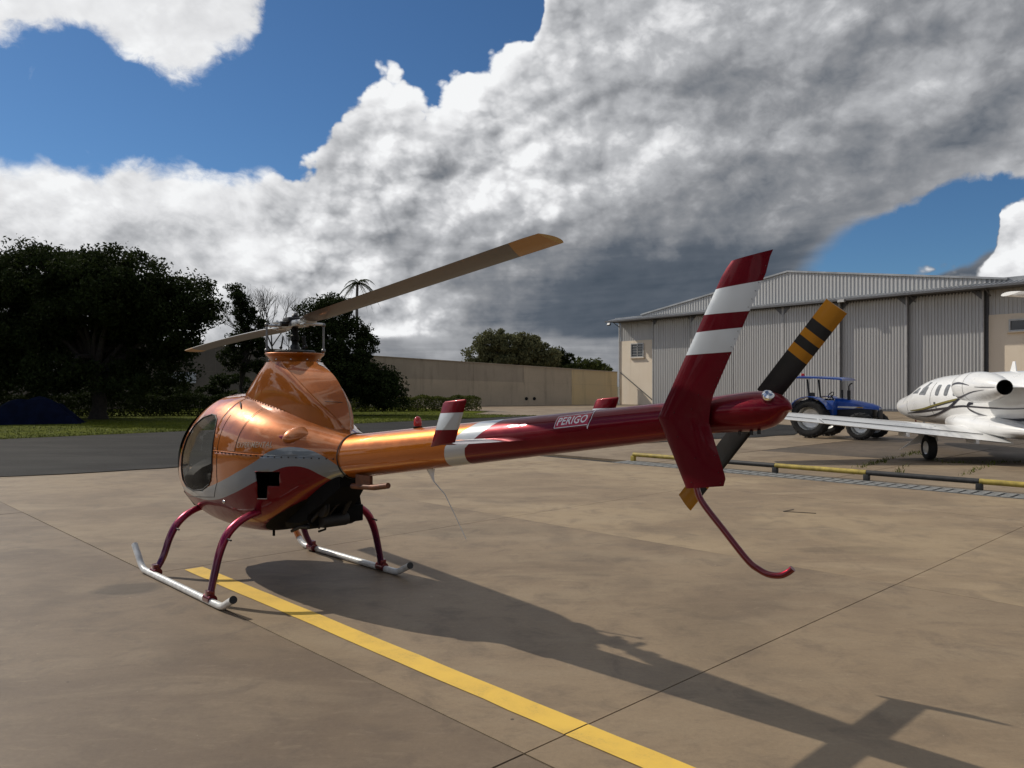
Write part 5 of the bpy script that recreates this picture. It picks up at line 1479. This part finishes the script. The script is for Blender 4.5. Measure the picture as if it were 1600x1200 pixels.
# door outline
pts = smoothpath([(3.02, 1.86, 0), (3.06, 1.4, 0), (3.02, .92, 0)], 6); MB().tube([jpt(p.x, p.y, .002) for p in pts], .006, 5).build('door_gap', m_jgap, fus)
mb = MB(); mb.box(jpt(2.78, 1.30, .005), (.02, .09, .06)); mb.box(jpt(2.74, 1.20, .005), (.015, .07, .05)); mb.build('door_handle', m_jgap, fus)
MB().tube([jpt(4.80, z, .002) for z in np.linspace(1.02, 1.32, 8)], .005, 5).build('nose_gap', m_jgap, fus)
mb = MB(); mb.tube([(-.62, 3.95, 1.50), (-.66, 4.06, 1.42)], .012, 6); mb.build('pitot_probe', m_jgap, fus)
mb = MB(); mb.loft([[(x, y, z) for x, y in ((-.012, .30), (.012, .30), (.012, .02), (-.012, .02))] for z in (2.10,)] + [[(x, y, 2.35) for x, y in ((-.008, .18), (.008, .18), (.008, .08), (-.008, .08))]]); mb.build('blade_aerial', m_jw, fus, smooth=False)
mb = MB(); mb.tube([(0, 5.8, .80), (0, 5.7, .58)], .02, 6); mb.build('nose_probe', simple('red_cover', (.3, .03, .02), .6), fus)

# wings: low, straight, slight dihedral; flaps and ailerons with gaps
def wing(sx):
    prof = aerofoil(1.0, .12, 12); rings = []
    for q in np.linspace(0, 1, 16):
        x = .55 + q*6.6; yle = 1.55 - q*1.55; ch = 2.50 - q*1.50; z = .62 + q*.60
        if q < .12: z -= 0; 
        rings.append([(sx*x, yle - (.30-c)*ch, z + h*ch - (.30-c)*ch*.06) for c, h in prof])
    w_ = MB().loft(rings).build('wing', m_jw, jet, angle=35)
    def onw(q, f, off=.012):
        x = .55 + q*6.6; yle = 1.55 - q*1.55; ch = 2.50 - q*1.50; z = .62 + q*.60; t = f
        yt = 5*.12*(0.2969*math.sqrt(t) - 0.126*t - 0.3516*t*t + 0.2843*t**3 - 0.1036*t**4)*1.15
        return (sx*x, yle - f*ch, z + yt*ch - f*ch*.06 + off)
    MB().tube([onw(q, .76) for q in np.linspace(.06, .62, 12)], .009, 5).build('flap_gap', m_jgap, w_)
    MB().tube([onw(q, .80) for q in np.linspace(.64, .97, 10)], .007, 5).build('aileron_gap', m_jgap, w_)
    MB().tube([onw(.63, f) for f in np.linspace(.76, .985, 6)], .007, 5).build('flap_end_gap', m_jgap, w_)
    for q in (.12, .35): MB().box(onw(q, .90, -.10), (.06, .5, .09)).build('flap_fairing', m_jw, w_)
    return w_
for s in (-1, 1): wing(s)
# wing-body fairing
rings = []
for y, w, z0, z1 in ((2.6, .45, .66, .90), (2.1, .72, .58, 1.05), (1.2, .88, .54, 1.12), (0, .92, .53, 1.10), (-.9, .86, .54, 1.02), (-1.7, .62, .60, .92), (-2.4, .30, .72, .86)):
    rings.append([(w*math.copysign(abs(math.cos(a))**.8, math.cos(a)), y, (z0+z1)/2 + (z1-z0)/2*math.copysign(abs(math.sin(a))**.8, math.sin(a))) for a in [2*math.pi*k/32 for k in range(32)]])
MB().loft(rings).build('wing_fairing', m_jw, jet, angle=60)

# engines on pylons
for sx in (-1, 1):
    e = bpy.data.objects.new('engine', None); link(e, jet); e.location = (sx*1.20, 0, 1.735)
    prof = [(.21, .02), (.25, .04), (.285, .0), (.325, -.15), (.352, -.40), (.36, -.70), (.352, -.95), (.32, -1.25), (.265, -1.52), (.195, -1.73), (.165, -1.82), (.157, -1.82), (.15, -1.72)]
    Mx = Matrix.Rotation(R(-90), 4, 'X')
    n_ = MB().lathe(prof, 40, Mx, caps=False).build('nacelle', m_jw, e, angle=60)
    MB().lathe([(.25, .035), (.21, .02), (.20, -.1), (.19, -.4), (.001, -.4)], 32, Mx, False).build('intake', m_bay, e)
    MB().lathe([(.158, -1.82), (.163, -1.85), (.153, -1.85), (.143, -1.5), (.001, -1.45)], 32, Mx, False).build('exhaust_nozzle', m_bay, e)
    MB().lathe([(.362, -.70), (.3635, -.708), (.362, -.716)], 40, Mx, False).build('cowl_gap', m_jgap, e)
    def npt(y, a, off=.003):
        r = float(np.interp(-y, [-.04, 0, .15, .40, .70, .95, 1.25, 1.52, 1.73, 1.82], [.25, .285, .325, .352, .36, .352, .32, .265, .195, .165])) + off
        return (-r*math.cos(a), y, r*math.sin(a)) if sx < 0 else (r*math.cos(a), y, r*math.sin(a))
    for pts, ws in (([(-.02, .06), (-.2, .22), (-.5, .27), (-.8, .20), (-1.0, .12)], [.03, .05, .05, .03, .01]), ([(-.05, -.85), (-.3, -.80), (-.7, -.55), (-1.1, -.32), (-1.5, -.22)], [.06, .06, .04, .03, .01]), ([(-1.2, .02), (-1.45, .0), (-1.78, .0)], [.01, .02, .02])):
        P = smoothpath([(p[0], p[1], 0) for p in pts], 6); n = len(P); vs = []
        for i, p in enumerate(P):
            w = float(np.interp(i/(n-1), np.linspace(0, 1, len(ws)), ws))
            vs += [npt(p.x, p.y + w/.7), npt(p.x, p.y), npt(p.x, p.y - w/.7)]
        MB().add(vs, [(3*i+k, 3*i+k+1, 3*i+k+4, 3*i+k+3) for i in range(n-1) for k in (0, 1)]).build('nacelle_stripe', m_jstripe, e, smooth=True)
    mb = MB(); rr = []
    for x in (-sx*.30, -sx*.75):
        rr.append([(x, .1 + c*1.7 - .5, h*1.7*.8 + .0) for c, h in aerofoil(1.0, .10, 8)])
    mb.loft(rr); mb.build('pylon', m_jw, e, angle=40)

# fin and tailplane
rings = []
for z, le, te in ((2.0, -2.6, -5.3), (2.35, -3.2, -5.35), (2.9, -3.75, -5.55), (3.5, -4.25, -5.75), (4.0, -4.7, -5.9)):
    rings.append([(h*(le-te)*.9, le - (.30-c)*(le-te), z) for c, h in aerofoil(1.0, .10, 10)])
MB().loft(rings).build('tail_fin', m_jw, jet, angle=40)
for sx in (-1, 1):
    rings = []
    for q in np.linspace(0, 1, 8):
        x = .05 + q*2.42; ch = 1.30 - .62*q; le = -3.78 - .45*q
        rings.append([(sx*x, le - (.30-c)*ch, 3.36 + .08*q + h*ch) for c, h in aerofoil(1.0, .10, 10)])
    tp = MB().loft(rings).build('tailplane', m_jw, jet, angle=40)
    MB().tube([(sx*x, -4.66 - .05*x, 3.435 + .03*x) for x in (.2, 1.2, 2.3)], .008, 5).build('elevator_gap', m_jgap, tp)

# landing gear
for sx in (-1, 1):
    g_ = bpy.data.objects.new('main_gear', None); link(g_, jet); g_.location = (sx*1.95, .09, 0)
    def wheel(parent, r, w, mt, mh, loc=(0, 0, 0)):
        Mx = Matrix.Translation(loc) @ Matrix.Rotation(R(90), 4, 'Y')
        t_ = MB().lathe([(r*.55, -w*.42), (r*.80, -w*.5), (r*.95, -w*.40), (r, -w*.18), (r, w*.18), (r*.95, w*.40), (r*.80, w*.5), (r*.55, w*.42)], 32, Mx, False).build('tyre', mt, parent, angle=50)
        MB().lathe([(.02, -w*.30), (r*.30, -w*.34), (r*.45, -w*.28), (r*.57, -w*.40), (r*.57, w*.40), (r*.45, w*.28), (r*.30, w*.34), (.02, w*.30)], 24, Mx).build('wheel_rim', mh, parent, angle=40)
        return t_
    wheel(g_, .285, .20, m_tyre, m_alu, (0, 0, .285))
    mb = MB(); mb.tube([(-sx*.14, 0, .28), (-sx*.15, .0, .50), (-sx*.12, .02, .80)], .04, 10); mb.tube([(0, 0, .285), (-sx*.15, 0, .285)], .035, 10); mb.build('strut', m_alu, g_)
    mb = MB(); mb.prism([(sx*.02, .62), (sx*.14, .58), (sx*.55, .25), (sx*.60, .22), (sx*.36, .33), (sx*.12, .38), (sx*.06, .45)], lambda u, v, d: (u, d, v), .20, .22); mb.build('gear_door', m_jw, g_, smooth=False)
ng = bpy.data.objects.new('nose_gear', None); link(ng, jet); ng.location = (0, 5.2, 0)
MB().lathe([(.10, -.06), (.2, -.07), (.22, -.03), (.22, .03), (.2, .07), (.10, .06)], 24, Matrix.Translation((0, 0, .22)) @ Matrix.Rotation(R(90), 4, 'Y')).build('tyre', m_tyre, ng)
mb = MB(); mb.tube([(0, 0, .22), (0, -.05, .8)], .035, 8); mb.build('strut', m_alu, ng)


# ------------------------------------------------------------------ blue tractor
th = math.atan2(-.68, .73)                 # heading: right and slightly towards the camera
m_tb = simple('tractor_blue', (.010, .065, .32), .35, 0, .5, var=.15, scale=3); m_tk = simple('tractor_black', (.012, .012, .013), .6, var=.3)
m_rim = simple('wheel_grey', (.66, .66, .64), .45, .1, var=.15); m_tyre2 = simple('tractor_tyre', (.016, .015, .014), .9, var=.35, scale=10)
m_ty = simple('tractor_yellow', (.40, .25, .03), .5)
# local x = heading, y = left side of the tractor (away from the camera is +y)
trc = thing('tractor', 'blue farm tractor with flat blue canopy parked before the hangar doors', 'tractor', (10.2, 26.8, 0), th)


def twheel(x, y, r, w, lugs, out):
    e = bpy.data.objects.new('wheel', None); link(e, trc); e.location = (x, y, r)
    Mx = Matrix.Rotation(R(90), 4, 'X')
    t_ = MB().lathe([(r*.62, -w*.46), (r*.76, -w*.52), (r*.90, -w*.50), (r*.955, -w*.40), (r*.97, 0), (r*.955, w*.40), (r*.90, w*.50), (r*.76, w*.52), (r*.62, w*.46)], 40, Mx, False).build('tyre', m_tyre2, e, angle=50)
    mb = MB()
    for k in range(lugs):
        for s in (-1, 1):
            a = 2*math.pi*(k + (.5 if s > 0 else 0))/lugs
            for f0, f1, da in ((.02, .30, .0), (.30, .52, .10)):
                def P(f, aa, rr): return (math.cos(aa)*rr, s*f*w, math.sin(aa)*rr)
                a0 = a + da*.9; a1 = a + da*.9 + .10; d = .055
                r0 = r*.955 if f1 < .4 else r*.90
                vs = [P(f0, a0, r*.95), P(f0, a0+d, r*.95), P(f1, a1+d, r0*.97), P(f1, a1, r0*.97), P(f0, a0, r*1.005), P(f0, a0+d, r*1.005), P(f1, a1+d, r0*1.04), P(f1, a1, r0*1.04)]
                mb.add(vs, [(4, 5, 6, 7), (0, 1, 5, 4), (2, 3, 7, 6), (0, 4, 7, 3), (1, 2, 6, 5)])
    kind(mb.build('tread_lugs', m_tyre2, e, smooth=False), 'stuff')
    MB().lathe([(.03, -w*.10*out), (r*.16, -w*.10*out), (r*.22, .06*out*-1), (r*.48, -w*.02*out), (r*.52, -w*.30*out), (r*.60, -w*.40*out), (r*.64, -w*.46*out), (r*.65, -w*.40*out), (r*.60, w*.45*out)], 36, Mx, False).build('wheel_rim', m_rim, e, angle=40)
    MB().lathe([(.001, -w*.22*out), (r*.13, -w*.22*out), (r*.17, -w*.10*out), (r*.17, 0), (.001, 0)], 16, Mx, False).build('hub', m_tk, e)
TRK = 1.55
for y, out in ((0, 1), (TRK, -1)):
    twheel(0, y, .66, .40, 20, out); twheel(1.64, y + (.05 if y == 0 else -.05), .45, .30, 18, out)
mc = TRK/2
mb = MB(); mb.box((-.05, mc, .66), (.5, .5, .45), bev=.04); mb.tube([(0, .1, .66), (0, TRK-.1, .66)], .10, 12); mb.box((.6, mc, .62), (1.3, .36, .38), bev=.04); mb.box((1.55, mc, .52), (.5, .34, .25), bev=.03); mb.tube([(1.64, .1, .45), (1.64, TRK-.1, .45)], .06, 10)
mb.build('chassis', m_tk, trc)
mb = MB(); mb.box((1.25, mc, .86), (1.2, .44, .30), bev=.03); mb.build('engine_block', m_tk, trc)
rings = []
for x, w, z0, z1 in ((.62, .27, .96, 1.36), (.9, .28, .98, 1.34), (1.4, .27, 1.00, 1.26), (1.8, .24, 1.00, 1.17), (1.98, .20, .98, 1.10), (2.02, .17, .97, 1.06)):
    rings.append([(x, mc + s*w*a, z) for s, a, z in ((-1, 1, z0), (-1, 1, z1-.10), (-1, .72, z1-.02), (0, 0, z1+.01), (1, .72, z1-.02), (1, 1, z1-.10), (1, 1, z0))])
hood = MB().loft(rings).build('hood', m_tb, trc, angle=40)
mb = MB(); mb.prism([(.72, 1.03), (1.25, 1.015), (1.55, 1.06), (1.35, 1.075), (.75, 1.085)], lambda u, v, d: (u, d, v), mc-.285, mc-.275); mb.build('hood_stripe', simple('hood_decal', (.62, .62, .60), .5), hood, smooth=False)
mb = MB(); mb.prism([(1.30, 1.03), (1.58, 1.03), (1.55, 1.062), (1.42, 1.075)], lambda u, v, d: (u, d, v), mc-.292, mc-.286); mb.build('hood_badge', m_ty, hood, smooth=False)
mb = MB(); mb.box((2.02, mc, .78), (.06, .38, .36), bev=.02); mb.box((2.1, mc, .55), (.14, .42, .22), bev=.03); mb.build('grille', m_tk, trc)
for y in (mc-.10, mc+.10): mb = MB(); mb.ball((2.045, y, 1.0), .05, 12, 6, (.4, 1, .7)); mb.build('headlight', m_rim, trc)
for y in (0, TRK):
    rings = []
    for k in range(9):
        a = R(25 + 135*k/8); r = .76; rings.append([(r*math.cos(a), y - .24, .66 + r*math.sin(a)), (r*math.cos(a), y + .24, .66 + r*math.sin(a)), (r*.97*math.cos(a), y + .24, .66 + r*.97*math.sin(a)), (r*.97*math.cos(a), y - .24, .66 + r*.97*math.sin(a))])
    MB().loft(rings).build('fender', m_tb, trc, angle=30)
mb = MB(); mb.box((.45, mc, 1.02), (.5, 1.1, .5), bev=.05); mb.build('platform', m_tb, trc)
mb = MB(); mb.box((-.05, mc, 1.16), (.45, .46, .12), bev=.04); mb.box((-.28, mc, 1.36), (.10, .44, .36), bev=.04); mb.build('seat', m_tk, trc)
mb = MB(); mb.tube([(.55, mc, 1.2), (.40, mc, 1.45)], .025, 8); mb.tube([(.40 + .06*math.cos(a), mc + .19*math.sin(a), 1.46 + .10*math.cos(a)) for a in [2*math.pi*k/20 for k in range(21)]], .016, 6, False); mb.build('steering_wheel', m_tk, trc)
for y in (.28, TRK-.28):
    mb = MB(); mb.tube([(-.15, y, 1.30), (-.22, y, 2.0)], .035, 8); mb.build('canopy_post', m_tk, trc)
mb = MB()
rings = [[(x, mc + s*.62, z + dz_) for s, dz_ in ((-1, 0), (-1, .05), (-.6, .075), (0, .085), (.6, .075), (1, .05), (1, 0))] for x, z in ((-.55, 2.02), (-.5, 2.05), (.2, 2.02), (.95, 1.97), (1.0, 1.95))]
mb.loft(rings); can = mb.build('canopy', m_tb, trc, angle=40)
mb = MB(); mb.box((-.45, mc-.3, 2.16), (.10, .10, .10), bev=.02); mb.build('canopy_beacon', m_lred, can)
mb = MB(); mb.tube([(1.05, mc-.12, 1.30), (1.05, mc-.12, 1.62)], .055, 12); mb.tube([(1.05, mc-.12, 1.62), (1.05, mc-.12, 1.76), (1.09, mc-.12, 1.83), (1.16, mc-.12, 1.86)], .022, 10); mb.build('exhaust_stack', m_tk, trc)
mb = MB(); mb.tube([(.75, mc+.1, 1.3), (.75, mc+.1, 1.52)], .03, 8); mb.box((.75, mc+.1, 1.58), (.05, .05, .12)); mb.build('mirror_stalk', m_tk, trc)


# ------------------------------------------------------------------ low guard rail, drain, small things
m_ry = simple('rail_yellow', (.36, .27, .05), .6, var=.3, scale=7, bmp=.2); m_rk = simple('rail_black', (.022, .022, .022), .6, var=.4, scale=7)
rail = thing('guard_rail', 'low pipe guard rail in alternating yellow and black sections', 'rail', HELI, HTH)
PY = [5.0, 3.21, 1.42, -.40, -2.27, -4.15, -6.0]; RX = 11.42
for k in range(len(PY)-1):
    mat = m_ry if k in (0, 2, 4) else m_rk
    if k == 1: mat = m_rk
    MB().tube([(RX, PY[k]-.004, .150), (RX, PY[k+1]+.004, .150)], .048, 16).build('rail_pipe', mat, rail)
for k, y in enumerate(PY):
    mb = MB(); mb.box((RX, y, .055), (.09, .10, .13), bev=.006); mb.build('rail_post', m_ry if k == 0 else m_rk, rail)
# trench drain grating
m_gr = simple('grating_steel', (.22, .22, .21), .6, .2, var=.25)
dr = thing('drain_grating', 'narrow steel drain grating along the foot of the guard rail', 'grating', HELI, HTH)
MB().box((11.03, -2.2, -.045), (.62, 14.6, .006)).build('channel_floor', simple('channel_dark', (.02, .018, .016), .9), dr, smooth=False)
for x in (10.76, 11.30): MB().box((x, -2.2, -.012), (.035, 14.6, .045)).build('edge_bar', m_gr, dr, smooth=False)
bar = None
for k in range(76):
    y = 5.0 - .19*k
    if bar is None:
        bar = MB().box((0, 0, 0), (.50, .14, .03)).build('cross_bar', m_gr, dr, smooth=False); o = bar
    else: o = bar.copy(); COL.objects.link(o); o.parent = dr
    o.location = (11.03, y, -.008)

# bent wire lying on the apron
w_ = MB().tube([tuple(ap(*p, .008)) for p in ((5.15, -1.70), (4.85, -1.35), (4.95, -1.42))], .006, 6)
K_ = [(1275, 802), (1224, 799), (1240, 796)]
def gp(px, py, z=0.0):
    Z = (CAM_H - z)*1225/(py-604); return Vector(((px-800)/1225*Z, Z, z))
w_ = MB().tube([gp(*p, .006) for p in K_], .0045, 6).build('bent_wire', m_rk); tag(w_, 'short bent piece of dark wire lying on the apron', 'wire')

m_weed = leafmat('weed_leaves', (.05, .07, .012), (.13, .14, .03), .1)
# weeds in the joints of the old slabs
rng = np.random.default_rng(9); Cs = []
def weedline(p, q, n, sp):
    p, q = np.array(p), np.array(q); t = rng.uniform(0, 1, n)
    b = p[None]*(1-t[:, None]) + q[None]*t[:, None] + rng.normal(0, sp, (n, 2)); Cs.append(b)
for a, b, n, s in (((1370, 722), (1440, 706), 120, .05), ((1425, 706), (1475, 722), 80, .05), ((1400, 742), (1415, 728), 40, .04), ((1500, 745), (1560, 722), 70, .05), ((1470, 724), (1600, 722), 90, .04), ((1340, 731), (1385, 720), 110, .05)):
    A_, B_ = gp(*a), gp(*b); weedline((A_.x, A_.y), (B_.x, B_.y), n, s)
P2 = np.concatenate(Cs); n = len(P2); h = rng.uniform(.02, .10, n); a = rng.uniform(0, 6.28, n); wd = rng.uniform(.006, .016, n)
V = np.zeros((n, 3, 3)); V[:, 0] = np.stack([P2[:, 0]-np.cos(a)*wd, P2[:, 1]-np.sin(a)*wd, np.zeros(n)-.01], 1); V[:, 1] = np.stack([P2[:, 0]+np.cos(a)*wd, P2[:, 1]+np.sin(a)*wd, np.zeros(n)-.01], 1)
V[:, 2] = np.stack([P2[:, 0]+rng.normal(0, .04, n), P2[:, 1]+rng.normal(0, .04, n), h], 1)
wd_ = kind(np_mesh('weeds', V.reshape(-1, 3), np.arange(3*n).reshape(-1, 3), m_weed), 'stuff', 'scrappy green weeds growing in the slab joints by the jet')

# blue tarpaulin over a low heap, and a pale tank behind it, under the left trees
m_tarp = simple('blue_tarpaulin', (.003, .006, .020), .9, 0, 0, var=.3, scale=3, bmp=.3, spec=.08)
tp = thing('tarpaulin_cover', 'dark blue tarpaulin draped over a low heap under the left trees', 'tarpaulin', (-22.3, 36.6, 0), R(20))
n_ = 26; vs = []; rt_ = random.Random(2)
for i in range(n_+1):
    for j in range(n_+1):
        u, v = i/n_*2-1, j/n_*2-1
        e = max(abs(u), abs(v)); z = (1.25 - .42*(u+1)*.5 + .16*math.sin(u*4.1 + 1.0) + .07*math.sin(u*9 + v*4))*(1 - max(0, (e-.45)/.55)**1.5) + .05*math.sin(v*13)
        vs.append((u*2.0*(1+.05*math.sin(v*7)), v*1.1*(1+.05*math.sin(u*8)), max(.03, z) if e < .999 else .02))
MB().add(vs, [(i*(n_+1)+j, (i+1)*(n_+1)+j, (i+1)*(n_+1)+j+1, i*(n_+1)+j+1) for i in range(n_) for j in range(n_)]).build('tarpaulin_sheet', m_tarp, tp)
tk = thing('water_tank', 'pale round water tank on a frame behind the blue tarpaulin', 'tank', (-29.5, 50.0, 0))
MB().lathe([(.01, 1.9), (.72, 1.9), (.78, 1.95), (.78, 3.0), (.70, 3.2), (.25, 3.35), (.01, 3.36)], 32).build('tank_body', simple('tank_plastic', (.34, .33, .30), .6), tk)
for a in range(4):
    x, y = .6*math.cos(a*1.571+.785), .6*math.sin(a*1.571+.785); MB().tube([(x, y, 0), (x, y, 1.9)], .05, 8).build('stand_leg', m_frame, tk)
